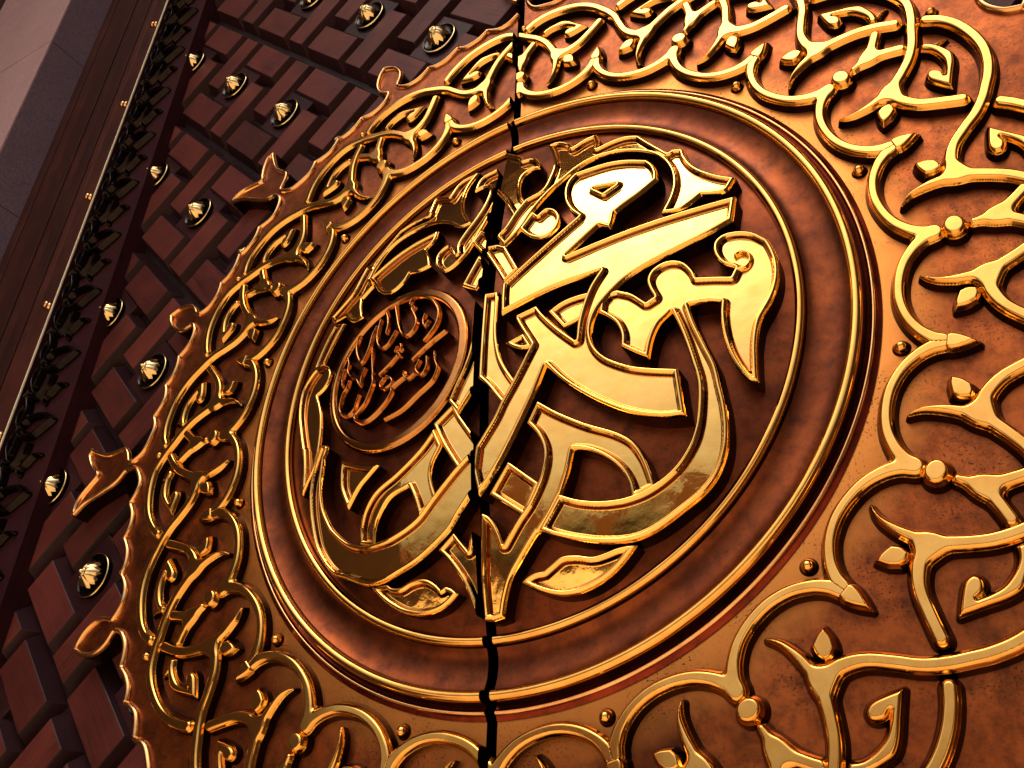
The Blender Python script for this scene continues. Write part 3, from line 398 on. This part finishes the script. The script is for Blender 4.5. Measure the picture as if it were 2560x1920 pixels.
# ================================================================== the setting
def box_mesh(name, x0, x1, y0, y1, z0, z1, m_):
    """a block in world metres"""
    v = [(x, y, z) for x in (x0, x1) for y in (y0, y1) for z in (z0, z1)]
    f = [(0, 1, 3, 2), (4, 6, 7, 5), (0, 4, 5, 1), (2, 3, 7, 6), (0, 2, 6, 4), (1, 5, 7, 3)]
    return mesh(name, v, f, m_)
def structure(name, me):
    o = bpy.data.objects.new(name, me); COL.objects.link(o); o['kind'] = 'structure'; return o
structure('plaza_ground', mesh('plaza_ground', [(-400, -400, 0), (400, -400, 0), (400, 400, 0), (-400, 400, 0)], [(0, 1, 2, 3)], MARBLE))
structure('portal_wall', box_mesh('portal_wall', -9, 9, 0.12, 1.2, 0.0, 16, STONE))
structure('shading_soffit', box_mesh('shading_soffit', -6.0, 6.0, -4.5, 0.118, 11.0, 12.5, SOFF))  # unseen; depth and height shaped to keep the sun off the leaves

for sx in (-1, 1):
    structure('added_dark_pier', box_mesh('added_dark_pier', *sorted((sx * 2.28, sx * 4.2)), -2.3, 0.116, 0.0, 10.998, SOFF))  # unseen piers, added so the gold at left mirrors something dark
def arcade():
    import bmesh
    v = []; f = []
    y0 = -30.0; n_ = 12; wd = 6.0
    for i in range(-n_, n_):
        x0 = i * wd; top = 4.9 + (3.4 if i % 4 == 1 else 0) + (1.2 if i % 3 == 0 else 0)
        arch = [(x0 + 3 + 2.1 * math.cos(t), 2.8 + 2.1 * math.sin(t)) for t in np.linspace(math.pi, 0, 11)]
        out_ = [(x0, 0), (x0 + 0.9, 0)] + arch + [(x0 + 5.1, 0), (x0 + 6, 0), (x0 + 6, top), (x0, top)]
        b_ = len(v); k = len(out_)
        v += [(x, y0, z) for x, z in out_] + [(x, y0 - 0.9, z) for x, z in out_]
        f += [tuple(b_ + j for j in range(k)), tuple(b_ + k + j for j in range(k))[::-1]]
        f += [(b_ + j, b_ + (j + 1) % k, b_ + k + (j + 1) % k, b_ + k + j) for j in range(k)]
    return mesh('arcade', v, f, STONE)
structure('added_arcade', arcade())  # unseen, added to give the gold a dark broken skyline to mirror
structure('added_low_wall', box_mesh('added_low_wall', -72, 72, -38, -37, 0, 2.6, SOFF))  # unseen filler behind the arcade, added for the reflections

# ================================================================== the two door leaves
LEAFL = thing('door_leaf', 'left wooden door leaf with studded lattice and half of the round bronze medallion', 'door', W(-2.72, -4.48, -0.2), 'leaves of the double door')
LEAFR = thing('door_leaf', 'right door leaf filled by bronze scrollwork and the larger bright gold half of the medallion', 'door', W(2.72, -4.48, -0.2), 'leaves of the double door')
CENTRE = W(0, 0, 0)
def side_of(x): return LEAFL if x < -0.02 else LEAFR
CL = {'L': (-1, GAP[0]), 'R': (1, GAP[1])}

# --- bronze plate with its scalloped edge
con = [q for q in CON]
ang = [math.degrees(math.atan2(x, y)) for x, y, _ in con]
i0 = min(range(len(con)), key=lambda i: abs(ang[i] + 67.2) + (0 if math.hypot(*con[i][:2]) > 1.86 else 50))
i1 = min(range(len(con)), key=lambda i: abs(ang[i] + 111.9) + (0 if math.hypot(*con[i][:2]) > 1.86 else 50))
sec = con[i0:i1]; a0 = ang[i0]
ring = []
for k in range(8):
    for x, y, c in sec:
        r_ = math.hypot(x, y); a = (math.degrees(math.atan2(x, y)) - a0) * 45.0 / abs(ang[i1] - a0) + (-67.5 - 45 * k)
        ring.append((r_ * math.sin(R(a)), r_ * math.cos(R(a)), c))
contour = smooth_poly(ring, True, 6)
cfield = poly_field([contour])
def clip_x(poly, s, x0):
    out = []
    for i in range(len(poly)):
        a, b_ = poly[i], poly[(i + 1) % len(poly)]; fa, fb = s * (a[0] - x0), s * (b_[0] - x0)
        if fa >= 0: out.append(tuple(a))
        if (fa >= 0) != (fb >= 0):
            t = fa / (fa - fb); out.append((a[0] + (b_[0] - a[0]) * t, a[1] + (b_[1] - a[1]) * t))
    return out
PLATE = {}
for sd_, leaf in (('L', LEAFL), ('R', LEAFR)):
    poly = clip_x(contour, *CL[sd_]); k = len(poly)
    v = [(x * S, 0.0, y * S) for x, y in poly] + [(x * S, 0.115 * S, y * S) for x, y in poly]
    cw = sum((poly[i][0] * poly[(i + 1) % k][1] - poly[(i + 1) % k][0] * poly[i][1]) for i in range(k)) < 0
    f = [tuple(range(k))[::-1] if cw else tuple(range(k))]
    f += [((i + 1) % k, i, i + k, (i + 1) % k + k) if not cw else (i, (i + 1) % k, (i + 1) % k + k, i + k) for i in range(k)]
    PLATE[sd_] = part('bronze_plate', mesh('bronze_plate', v, f, [BRONZE, SIDE], [0] + [1] * k), leaf, CENTRE)
    # raised lip that follows the scalloped edge
    def lipf(P): 
        d = cfield(P); return np.minimum(d - 0.001, 0.021 - d)
    lipf.box = cfield.box
# the lip: swept just inside the edge
def lip(poly_side, leaf_plate):
    pass
nr = np.zeros_like(contour); nxt = np.roll(contour, -1, 0); prv = np.roll(contour, 1, 0)
tg = (nxt - prv); tg /= np.linalg.norm(tg, axis=1)[:, None] + 1e-12
inw = np.c_[-tg[:, 1], tg[:, 0]]
test = cfield(contour + inw * 0.004)
if (test > 0).mean() < 0.5: inw = -inw
def lip_run(sel, name, parent):
    prof = [(0.0005, -0.004), (0.001, 0.009), (0.004, 0.014), (0.009, 0.0155), (0.014, 0.013), (0.018, 0.007), (0.020, -0.002)]
    v = []; f = []
    for i in sel:
        p = contour[i]
        for o_, h_ in prof:
            q = p + inw[i] * o_; v.append((q[0] * S, -h_ * S, q[1] * S))
    m_ = len(prof)
    for a in range(len(sel) - 1):
        for b_ in range(m_ - 1): f.append((a * m_ + b_, a * m_ + b_ + 1, (a + 1) * m_ + b_ + 1, (a + 1) * m_ + b_))
    return part(name, mesh(name, v, f, RIMB, None, True), parent, CENTRE)
nC = len(contour)
for sd_ in 'LR':
    s_, x_ = CL[sd_]
    good = [s_ * (contour[i][0] - x_) > 0 for i in range(nC)]
    st = next(i for i in range(nC) if good[i] and not good[i - 1])
    sel = []
    for i in range(st, st + nC + 1):
        if good[i % nC] and i < st + nC: sel.append(i % nC)
        else:
            if len(sel) > 3: lip_run(sel, 'raised_lip', PLATE[sd_])
            sel = []

# --- turned rings of the medallion: dome field, beads and cove
def revolve(name, prof, mats, mid, sd_, n_=220):
    """profile of (radius, height) turned about the centre, cut at the gap"""
    s_, x_ = CL[sd_]; v = []; f = []; mi = []
    m_ = len(prof)
    for a in range(n_ + 1):
        for r_, h_ in prof:
            xa = min(max(x_ / max(r_, 1e-4), -1), 1)
            t0 = math.asin(xa)                      # angle from top where the ring meets the gap
            if sd_ == 'R': th = t0 + (math.pi - 2 * t0) * a / n_
            else: th = t0 - (math.pi + 2 * t0) * a / n_
            x, y = r_ * math.sin(th), r_ * math.cos(th)
            if r_ <= abs(x_): x = x_; y = 0
            v.append((x * S, -h_ * S, y * S))
    for a in range(n_):
        for b_ in range(m_ - 1):
            q = (a * m_ + b_, a * m_ + b_ + 1, (a + 1) * m_ + b_ + 1, (a + 1) * m_ + b_)
            f.append(q if sd_ == 'L' else q[::-1]); mi.append(mid[b_])
    # end caps show the thickness at the gap
    for a in (0, n_):
        base_ = len(v)
        for r_, h_ in prof:
            p_ = v[a * m_ + len(v) - base_]
            v.append(p_)
        for b_ in range(m_): v.append((v[base_ + b_][0], 0.05 * S, v[base_ + b_][2]))
        for b_ in range(m_ - 1):
            f.append((base_ + b_, base_ + b_ + 1, base_ + m_ + b_ + 1, base_ + m_ + b_)); mi.append(len(mats) - 1)
    return mesh(name, v, f, mats, mi, True)
def bead(r0, r1, zb0, zb1, h, k=10):
    c, w = (r0 + r1) / 2, (r1 - r0) / 2
    return [(c - w * math.cos(math.pi * i / k), zb0 + (zb1 - zb0) * i / k + h * math.sin(math.pi * i / k)) for i in range(k + 1)]
dome_prof = [(max(r_, 0.0), 0.018 + 0.105 * (1 - (r_ / 0.86) ** 2)) for r_ in np.linspace(0.04, 0.848, 26)]
inner_bead = [(0.848, 0.012), (0.8485, 0.026)] + bead(0.849, 0.876, 0.028, 0.026, 0.016) + [(0.8775, 0.010)]
cove = [(0.8775, 0.006), (0.886, 0.001), (0.90, -0.004), (0.925, -0.006), (0.95, -0.003), (0.970, 0.004), (0.981, 0.010)]
outer_bead = [(0.981, 0.008), (0.9815, 0.026)] + bead(0.982, 1.012, 0.028, 0.028, 0.017) + [(1.0135, 0.012), (1.018, 0.006)]
skirt = [(1.018, 0.006), (1.024, 0.009), (1.0285, 0.010), (1.030, 0.016), (1.035, 0.017), (1.038, 0.011), (1.044, 0.007), (1.052, 0.0035)]
MED = {}
for sd_, leaf in (('L', LEAFL), ('R', LEAFR)):
    shift = lambda pr: pr
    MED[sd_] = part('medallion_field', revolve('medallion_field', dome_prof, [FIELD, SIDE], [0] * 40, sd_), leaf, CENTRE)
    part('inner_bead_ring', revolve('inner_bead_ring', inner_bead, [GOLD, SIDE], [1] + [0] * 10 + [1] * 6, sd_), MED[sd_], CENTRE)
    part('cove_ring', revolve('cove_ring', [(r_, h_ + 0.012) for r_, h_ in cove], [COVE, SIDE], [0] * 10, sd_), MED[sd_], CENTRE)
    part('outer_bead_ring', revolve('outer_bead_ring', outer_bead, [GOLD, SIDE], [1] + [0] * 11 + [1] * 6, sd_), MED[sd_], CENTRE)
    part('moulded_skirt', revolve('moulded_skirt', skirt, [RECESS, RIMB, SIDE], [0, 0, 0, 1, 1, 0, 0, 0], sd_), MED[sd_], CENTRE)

# --- calligraphy
NAMES = {'leaf': 'gilt_leaf', 'leaf2': 'gilt_leaf', 'petal': 'gilt_leaf', 'petal2': 'gilt_leaf', 'petal3': 'gilt_leaf', 'inlay': 'gilt_inlay'}
hole = smooth_poly(HOLE)
for k_, (sd_, lev, pts) in CAL.items():
    rings = [smooth_poly(pts)]
    if k_ == 'hah': rings.append(hole)
    fld = poly_field(rings)
    rim_ = 0.0155 if sd_ == 'R' else 0.014
    hgt = letter_top((0.058 if sd_ == 'R' else 0.049) + 0.007 * lev, rim_)
    if k_ == 'wing':
        sp_ = stroke_field([[(x, y, 0.0065) for x, y, _ in SPIRAL]])
        f0 = fld; h0 = hgt
        cellh = lambda d: h0(d)
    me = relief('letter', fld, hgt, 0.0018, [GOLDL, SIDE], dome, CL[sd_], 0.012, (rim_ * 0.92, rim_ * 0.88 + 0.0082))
    if me: part(NAMES.get(k_, 'letter_stroke'), me, MED[sd_], CENTRE)
me = relief('curl', stroke_field([[(x, y, 0.007) for x, y, _ in SPIRAL]]), round_top(0.066, 0.007, 0.75), 0.003, [GOLDL, SIDE], dome, CL['R'])
part('curl_ridge', me, MED['R'], CENTRE)
cx, cy, rr_ = RING
def ringf(P):
    q = P - [cx, cy]; r_ = np.hypot(q[:, 0], q[:, 1]); c_ = 0.0065 * (q[:, 0] / np.maximum(r_, 1e-6))
    return np.minimum(rr_ - r_, r_ - (0.250 - c_))
ringf.box = (cx - rr_, cy - rr_, cx + rr_, cy + rr_)
part('round_band', relief('round_band', ringf, round_top(0.040, 0.010, 0.7), 0.0036, [DIMGOLD, SIDE], dome), MED['L'], CENTRE)
for pts, w in INS:
    me = relief('inscription', stroke_field([[(x, y, w * (0.75 + 0.25 * math.sin(math.pi * (i + 0.6) / (len(pts) + 0.2)))) for i, (x, y) in enumerate(pts)]]), round_top(0.048, 0.006, 0.70), 0.0022, [DIMGOLD, SIDE], dome)
    part('small_letter_stroke', me, MED['L'], CENTRE)

# --- scroll border: one twelfth, then turned round the ring
def mir(s): return [(-x, y, w) for x, y, w in s]
def turn(s, deg):
    a = R(deg); c, sn = math.cos(a), math.sin(a)
    return [(x * c + y * sn, -x * sn + y * c, w) for x, y, w in s]
w0 = 0.0165
loopB = [(-0.343, 1.417, w0), (-0.322, 1.443, w0), (-0.286, 1.476, w0), (-0.238, 1.505, w0), (-0.181, 1.523, w0), (-0.115, 1.530, w0), (-0.064, 1.521, w0), (-0.010, 1.488, w0)]
downB = [(0.026, 1.458, w0), (0.071, 1.420, w0), (0.104, 1.381, 0.0165), (0.124, 1.345, 0.0165), (0.141, 1.307, 0.0175), (0.156, 1.276, 0.019)]
hornB = [(0.156, 1.276, 0.019), (0.151, 1.240, 0.0145), (0.148, 1.210, 0.0125), (0.138, 1.172, 0.0085), (0.126, 1.152, 0.005), (0.113, 1.139, 0.001)]
branchB = [(0.156, 1.276, 0.017), (0.176, 1.274, 0.0185), (0.205, 1.273, 0.0185), (0.250, 1.289, 0.0165), (0.294, 1.324, w0), (0.330, 1.357, w0)]
FB = stroke_field([loopB + downB, hornB, branchB], 0.028, 0.0020)
# the mirrored strand runs over its neighbour where the first one dives
loopA = turn(mir(loopB[:-1] + [(-0.030, 1.503, w0)]), -30)
branchA = mir(branchB[:-1] + [(0.330, 1.357, w0)])
bridge = [branchA[-1], (-0.3705, 1.3815, w0), loopA[0]]
downA = mir([(0.034, 1.452, w0)] + downB[1:])
FA = stroke_field([downA, mir(hornB), mir(branchB) + bridge[1:2] + loopA], 0.028, 0.0020)
aw = 0.0155
arch_half = [(0, 1.192, 0.0185), (0.012, 1.163, 0.0185), (0.032, 1.137, 0.0165), (0.066, 1.110, 0.0152), (0.112, 1.091, 0.0145), (0.165, 1.082, 0.0145), (0.218, 1.088, 0.0145), (0.262, 1.107, 0.0155), (0.290, 1.130, 0.0175), (0.303, 1.150, 0.0185)]
arch0 = stroke_field([arch_half, mir(arch_half)], 0.016, 0.0024)
def archf(P):
    s15, c15 = math.sin(R(15)), math.cos(R(15))
    lim = np.minimum(P[:, 1] * s15 - P[:, 0] * c15, P[:, 1] * s15 + P[:, 0] * c15) + 0.0002
    return np.minimum(arch0(P), lim * 40)
archf.box = arch0.box
FFORK = stroke_field([[(0, 1.280, 0.0105), (0, 1.305, 0.014), (0, 1.335, 0.018)], [(0, 1.330, 0.018), (0.020, 1.358, 0.0165), (0.040, 1.383, 0.0155), (0.053, 1.398, 0.0155)], [(0, 1.330, 0.018), (-0.020, 1.358, 0.0165), (-0.040, 1.383, 0.0155), (-0.053, 1.398, 0.0155)]], 0.024, 0.0025)
hk = [(0.092, 1.431, 1), (0.097, 1.444, 0), (0.124, 1.455, 0), (0.157, 1.4585, 0), (0.183, 1.457, 0), (0.209, 1.440, 0), (0.238, 1.410, 0), (0.275, 1.372, 1), (0.239, 1.363, 0), (0.206, 1.359, 0), (0.187, 1.369, 0), (0.188, 1.387, 0), (0.210, 1.397, 0), (0.230, 1.391, 1), (0.212, 1.408, 0), (0.187, 1.425, 0), (0.153, 1.433, 0), (0.127, 1.432, 0), (0.104, 1.4225, 1)]
HOOK = grown(poly_field([smooth_poly(hk)]), 0.0028); HOOKM = grown(poly_field([smooth_poly([(-x, y, c) for x, y, c in hk[::-1]])]), 0.0028)
SPK = [(0.112, 1.452, 0.0085), (0.117, 1.470, 0.0055), (0.120, 1.492, 0.001)]
dm = [(0.1865, 1.2485, 1), (0.203, 1.249, 0), (0.2205, 1.2405, 1), (0.229, 1.217, 0), (0.229, 1.190, 1), (0.208, 1.194, 0), (0.183, 1.207, 1), (0.179, 1.227, 0)]
DIA = grown(poly_field([smooth_poly(dm)]), 0.002); DIAM = grown(poly_field([smooth_poly([(-x, y, c) for x, y, c in dm[::-1]])]), 0.002)
kn = [(0.031 * math.sin(t), 1.2375 + 0.0275 * math.cos(t), 0) for t in np.linspace(0, 2 * math.pi, 14)[:-1]]
KNOB = grown(poly_field([smooth_poly(kn)]), 0.002)
bd = [(-0.019, 1.190, 1), (-0.025, 1.207, 0), (-0.017, 1.236, 0), (0, 1.268, 1), (0.017, 1.236, 0), (0.025, 1.207, 0), (0.019, 1.190, 1)]
BUD = rotated(poly_field([smooth_poly(bd)]), 15)
def ball_field(x, y, r_): return poly_field([np.array([(x + r_ * math.cos(t), y + r_ * math.sin(t)) for t in np.linspace(0, 2 * math.pi, 25)[:-1]])])
BALLI = rotated(ball_field(0, 1.098, 0.0165), 15); BALLO = ball_field(0, 1.544, 0.015)
HS = 0.036
def ball_top(r_): return lambda d: 0.006 + r_ * 1.15 * np.sqrt(np.maximum(1 - (1 - np.minimum(d / r_, 1)) ** 2, 0))
ITEMS = [('scroll_stem', FB, round_top(HS, 0.0115, 0.60), 0.0042), ('scroll_stem', FA, round_top(HS + 0.0015, 0.0115, 0.60), 0.0042),
         ('scalloped_arch', archf, round_top(HS, 0.0115, 0.60), 0.0042), ('forked_stem', FFORK, round_top(HS - 0.002, 0.0115, 0.60), 0.004),
         ('scroll_hook', HOOK, round_top(HS - 0.003, 0.0115, 0.58), 0.0036), ('scroll_hook', HOOKM, round_top(HS - 0.003, 0.0115, 0.58), 0.0036),
         ('scroll_thorn', stroke_field([SPK]), round_top(0.021, 0.008), 0.003), ('scroll_thorn', stroke_field([mir(SPK)]), round_top(0.021, 0.008), 0.003),
         ('diamond_leaf', DIA, round_top(HS, 0.010, 0.5), 0.0034), ('diamond_leaf', DIAM, round_top(HS, 0.010, 0.5), 0.0034),
         ('knob', KNOB, round_top(HS + 0.006, 0.013, 0.5), 0.0036), ('bud', BUD, round_top(HS + 0.003, 0.011, 0.5), 0.0036),
         ('ball', BALLI, ball_top(0.0165), 0.0026), ('ball', BALLO, ball_top(0.015), 0.0026)]
for nm, fld, hgt, cell in ITEMS:
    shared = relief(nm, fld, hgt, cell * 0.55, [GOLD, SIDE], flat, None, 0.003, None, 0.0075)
    co = np.array([v.co for v in shared.vertices])[:, [0, 2]] / S
    for k in range(12):
        deg = 30 * k; c_, s_ = math.cos(R(deg)), math.sin(R(deg))
        xs = co[:, 0] * c_ + co[:, 1] * s_
        if xs.min() > GAP[1]: part(nm, shared, PLATE['R'], CENTRE, R(deg))
        elif xs.max() < GAP[0]: part(nm, shared, PLATE['L'], CENTRE, R(deg))
        else:
            rf = rotated(fld, deg)
            for sd_ in 'LR':
                me = relief(nm, rf, hgt, cell * 0.55, [GOLD, SIDE], flat, CL[sd_], 0.003)
                if me: part(nm, me, PLATE[sd_], CENTRE)

# --- wooden lattice behind the plate
PITCH = 0.9126; U0, V0 = 0.0096, -0.0803
def uv2xy(u, v):
    a, b_ = u * PITCH + U0, v * PITCH + V0
    return ((a + b_) / 2, (a - b_) / 2)
ZT, ZB = -0.062, -0.128
cmat = mw.inverted()
def in_view(x, y, z, m_=0.14):
    q = cmat @ W(x, y, z)
    if q.z > -0.01: return False
    px, py = 0.5 + q.x / -q.z * cam_d.lens / 36.0, 0.5 + q.y / -q.z * cam_d.lens / 36.0 / 0.75
    return -m_ < px < 1 + m_ and -m_ < py < 1 + m_
XL = 2.288
backs = {}
for sd_, leaf, xa, xb in (('L', LEAFL, -XL - 0.02, GAP[0] - 0.004), ('R', LEAFR, GAP[1] + 0.004, XL + 0.02)):
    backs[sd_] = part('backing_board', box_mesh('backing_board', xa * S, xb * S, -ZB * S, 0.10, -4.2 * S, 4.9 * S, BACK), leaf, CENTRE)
def clip_poly(poly):
    return clip_x(clip_x(poly, 1, -XL), -1, XL)
def frustum(u0, u1, v0, v1, bev, zt, zb):
    top = clip_poly([uv2xy(u0, v0), uv2xy(u1, v0), uv2xy(u1, v1), uv2xy(u0, v1)])
    bot = clip_poly([uv2xy(u0 - bev, v0 - bev), uv2xy(u1 + bev, v0 - bev), uv2xy(u1 + bev, v1 + bev), uv2xy(u0 - bev, v1 + bev)])
    if len(top) < 3 or len(bot) < 3: return None
    return top, bot
def bar_mesh(name, tb, zt, zb, m_, c):
    import bmesh
    top, bot = tb
    bm = bmesh.new()
    for (q, z) in ((top, zt), (bot, zb)):
        for x, y in q: bm.verts.new(((x - c[0]) * S, -z * S, (y - c[1]) * S))
    bmesh.ops.convex_hull(bm, input=bm.verts[:])
    bmesh.ops.dissolve_limit(bm, angle_limit=R(1), verts=bm.verts[:], edges=bm.edges[:])
    bmesh.ops.bevel(bm, geom=[e for e in bm.edges], offset=0.0012, segments=1, affect='EDGES', clamp_overlap=True)
    bmesh.ops.recalc_face_normals(bm, faces=bm.faces[:])
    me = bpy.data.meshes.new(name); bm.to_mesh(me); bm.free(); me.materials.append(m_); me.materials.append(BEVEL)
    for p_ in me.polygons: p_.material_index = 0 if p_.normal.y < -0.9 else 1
    return me
BARS = [(-.438, -.205, -.433, .10), (-.433, .10, .205, .438), (.205, .438, -.10, .433), (-.10, .433, -.438, -.205)]
studs = []
for n_ in range(-7, 9):
    for m_ in range(-9, 8):
        uc, vc = n_ + 0.515, m_ + 0.5
        x, y = uv2xy(uc, vc)
        if abs(x) > 2.78 or abs(y) > 4.6: continue
        for (a, b_, c_, d_) in BARS:
            tb = frustum(uc + a, uc + b_, vc + c_, vc + d_, 0.046, ZT, ZB)
            if not tb: continue
            px = np.mean([q[0] for q in tb[0]]); py = np.mean([q[1] for q in tb[0]])
            far = max(math.hypot(*q) for q in tb[1])
            if far < 1.60 or not any(in_view(q[0], q[1], ZT) for q in tb[0]): continue
            sd_ = 'L' if px < -0.02 else 'R'
            q0, q1 = min(t[0] for t in tb[1]), max(t[0] for t in tb[1])
            if sd_ == 'L' and q1 > GAP[0] or sd_ == 'R' and q0 < GAP[1]: continue
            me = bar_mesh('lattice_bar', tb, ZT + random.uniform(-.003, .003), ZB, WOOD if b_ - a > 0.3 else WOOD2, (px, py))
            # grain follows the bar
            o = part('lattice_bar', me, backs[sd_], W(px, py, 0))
        if abs(x) < 2.36 and math.hypot(x, y) > 1.6 and in_view(x, y, ZT): studs.append((x, y))
# brass studs on small squares
def lathe(prof, seg):
    v = []; f = []
    for i in range(seg):
        t = 2 * math.pi * i / seg
        for r_, h_ in prof: v.append((r_ * math.sin(t) * S, -h_ * S, r_ * math.cos(t) * S))
    m_ = len(prof)
    for i in range(seg):
        j = (i + 1) % seg
        for k in range(m_ - 1): f.append((i * m_ + k, i * m_ + k + 1, j * m_ + k + 1, j * m_ + k))
    return v, f
v, f = lathe([(0.087, -0.012), (0.0875, 0.004), (0.086, 0.007), (0.083, 0.0085), (0.079, 0.006), (0.072, 0.000), (0.045, 0.006), (0.0, 0.010)], 40)
STUD = mesh('brass_stud', v, f, [BRASS, DARKB], [1 if (k % 7) >= 3 or (k % 7) == 0 else 0 for k in range(len(f))], True)
v, f = [], []
for p_ in range(8):
    a = 2 * math.pi * p_ / 8 + 0.2; ca, sa = math.cos(a), math.sin(a); b0 = len(v)
    for t in np.linspace(0, 1, 7):
        r_ = 0.012 + 0.043 * t; wv = 0.006 + 0.0135 * math.sin(math.pi * min(1, t * 0.78 + 0.1)) * (1 if t < 0.95 else 0.5); h_ = 0.046 - 0.036 * t ** 1.6
        for s_, dz in ((-1, -0.006), (-0.5, 0.001), (0, 0.004), (0.5, 0.001), (1, -0.006)):
            x, y = r_, s_ * wv
            v.append(((x * ca - y * sa) * S, -(h_ + dz) * S, (x * sa + y * ca) * S))
    for i in range(6):
        for j in range(4): f.append((b0 + i * 5 + j, b0 + i * 5 + j + 1, b0 + (i + 1) * 5 + j + 1, b0 + (i + 1) * 5 + j))
ctr = len(v); cv, cf_ = lathe([(0.018, 0.030), (0.019, 0.048), (0.015, 0.054), (0.010, 0.050), (0.007, 0.056), (0.0, 0.060)], 14)
v += cv; f += [tuple(i + ctr for i in q) for q in cf_]
FLOWER = mesh('stud_flower', v, f, BRASS, None, True)
ZS = ZB + 0.050
for x, y in studs:
    sd_ = 'L' if x < -0.02 else 'R'
    n0 = (x - 0.14, y), (x, y + 0.14), (x + 0.14, y), (x, y - 0.14)
    sq = [(x, y - 0.235), (x + 0.235, y), (x, y + 0.235), (x - 0.235, y)]
    sq = [(x + (a - x) * 0.74, y + (b_ - y) * 0.74) for a, b_ in sq]; sq = clip_poly(sq)
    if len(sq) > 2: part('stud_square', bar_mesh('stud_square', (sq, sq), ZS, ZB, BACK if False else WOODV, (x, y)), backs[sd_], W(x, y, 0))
    st_ = part('brass_stud', STUD, LEAFL if sd_ == 'L' else LEAFR, W(x, y, ZS + 0.012), random.uniform(0, 6))
    part('stud_flower', FLOWER, st_, W(x, y, ZS + 0.016), 0.0)

# --- stile with cast ornament, brass edge
def dbox(x0, x1, y0, y1, z0, z1, m_, name):
    return box_mesh(name, x0 * S, x1 * S, -z1 * S, -z0 * S, y0 * S, y1 * S, m_)
for sg, leaf in ((-1, LEAFL), (1, LEAFR)):
    xa, xb = sorted((sg * 2.292, sg * 2.646))
    stile = part('door_stile', dbox(xa, xb, -4.2, 4.9, -0.20, -0.004, WOODV, 'door_stile'), leaf, CENTRE)
    xa, xb = sorted((sg * 2.651, sg * 2.661))
    part('brass_edge_strip', dbox(xa, xb, -4.2, 4.9, 0.030, 0.036, TRIM, 'brass_edge_strip'), leaf, CENTRE)
    xa, xb = sorted((sg * 2.648, sg * 2.668))
    part('edge_batten', dbox(xa, xb, -4.2, 4.9, -0.2, 0.0295, WOODV, 'edge_batten'), leaf, CENTRE)
    if sg < 0: STILE = stile
tul = [[(.19, .026, .012), (.106, .072, .016), (.038, .076, .016), (.001, .068, .015), (-.027, .052, .014), (-.06, .042, .012), (-.072, .022, .012), (-.03, -.012, .016), (.03, -.028, .018), (.076, -.026, .018), (.13, -.004, .015), (.185, .022, .012)],
       [(-.094, .153, .010), (-.114, .13, .013), (-.118, .099, .013), (-.104, .067, .013), (-.067, .028, .013)],
       [(-.101, .234, .014), (-.128, .211, .016), (-.096, .197, .016), (-.06, .154, .015), (-.046, .122, .013), (-.051, .094, .012), (-.06, .058, .010)],
       [(-.091, .365, .010), (-.109, .336, .013), (-.112, .306, .013), (-.091, .27, .014), (-.050, .225, .014)],
       [(-.046, .341, .012), (-.049, .301, .013), (-.066, .262, .012)],
       [(.070, .285, .012), (.062, .247, .013), (.038, .215, .014), (.006, .193, .015), (-.043, .187, .015), (-.091, .203, .014)],
       [(.184, .213, .010), (.143, .213, .014), (.103, .181, .015), (.066, .163, .015), (.071, .138, .012)],
       [(-.003, .082, .018), (.0, .082, .018)], [(-.006, .0, .017), (-.004, .0, .017)]]
TUL = relief('tulip_ornament', stroke_field([[(x * (0.74 if x < 0 else 1.0), y, w * 0.88) for x, y, w in s_] for s_ in tul]), round_top(0.036, 0.0135, 0.22), 0.0026, [DARKB, DARKB])
for k in range(-7, 9):
    y = 1.401 + 0.358 * k
    if in_view(-2.5, y, 0, 0.12): part('tulip_ornament', TUL, STILE, W(-2.533, y, -0.004))

# --- frame, stone reveal and wall face
FRAME = thing('door_frame', 'dark moulded wooden door frame with copper screws, between the door and the granite', 'door frame', W(-3.08, -4.48, -0.2))
xs_ = [3.432, 3.342, 3.225, 3.080, 3.000, 2.895, 2.830, 2.672]; zs_ = [0.014, 0.009, 0.017, 0.010, 0.015, 0.009, 0.012]
for a in range(7):
    xa, xb = -xs_[a] + 0.0015, -xs_[a + 1] - 0.0015
    me = dbox(xa, xb, -4.2, 4.95, -0.22, zs_[a], WOODF, 'frame_moulding')
    o = part('frame_moulding', me, FRAME, CENTRE)
    bv = o.modifiers.new('edge', 'BEVEL'); bv.width = 0.0025; bv.segments = 2
v, f = lathe([(0.022, -0.01), (0.022, 0.006), (0.018, 0.013), (0.010, 0.016), (0.0, 0.017)], 16)
b0 = len(v)
SCREW = mesh('copper_screw', v, f, RIMB, None, True)
for k in range(-3, 4):
    y = 2.601 + 0.740 * k
    if in_view(-2.8, y, 0): part('copper_screw', SCREW, FRAME, W(-2.765, y, 0.011)) ; part('copper_screw', SCREW, FRAME, W(-2.730, y - 0.022, 0.011))
JAMB = thing('granite_jamb', 'stone jamb of pink granite wall slabs with a dark grey granite reveal beside the door', 'wall', W(-4.0, -4.48, 0.1))
for k in range(-4, 4):
    y0, y1 = 1.985 + 1.335 * (k - 1) + 0.004, 1.985 + 1.335 * k - 0.004
    if y0 > 4.95: continue
    part('reveal_slab', dbox(-3.56, -3.436, y0, y1, -0.2, 0.2465, GREY, 'reveal_slab'), JAMB, CENTRE)
    part('wall_slab', dbox(-4.545, -3.4375, y0, y1, 0.2475, 0.256, PINK, 'wall_slab'), JAMB, CENTRE)
# darkness seen through the gap between the leaves
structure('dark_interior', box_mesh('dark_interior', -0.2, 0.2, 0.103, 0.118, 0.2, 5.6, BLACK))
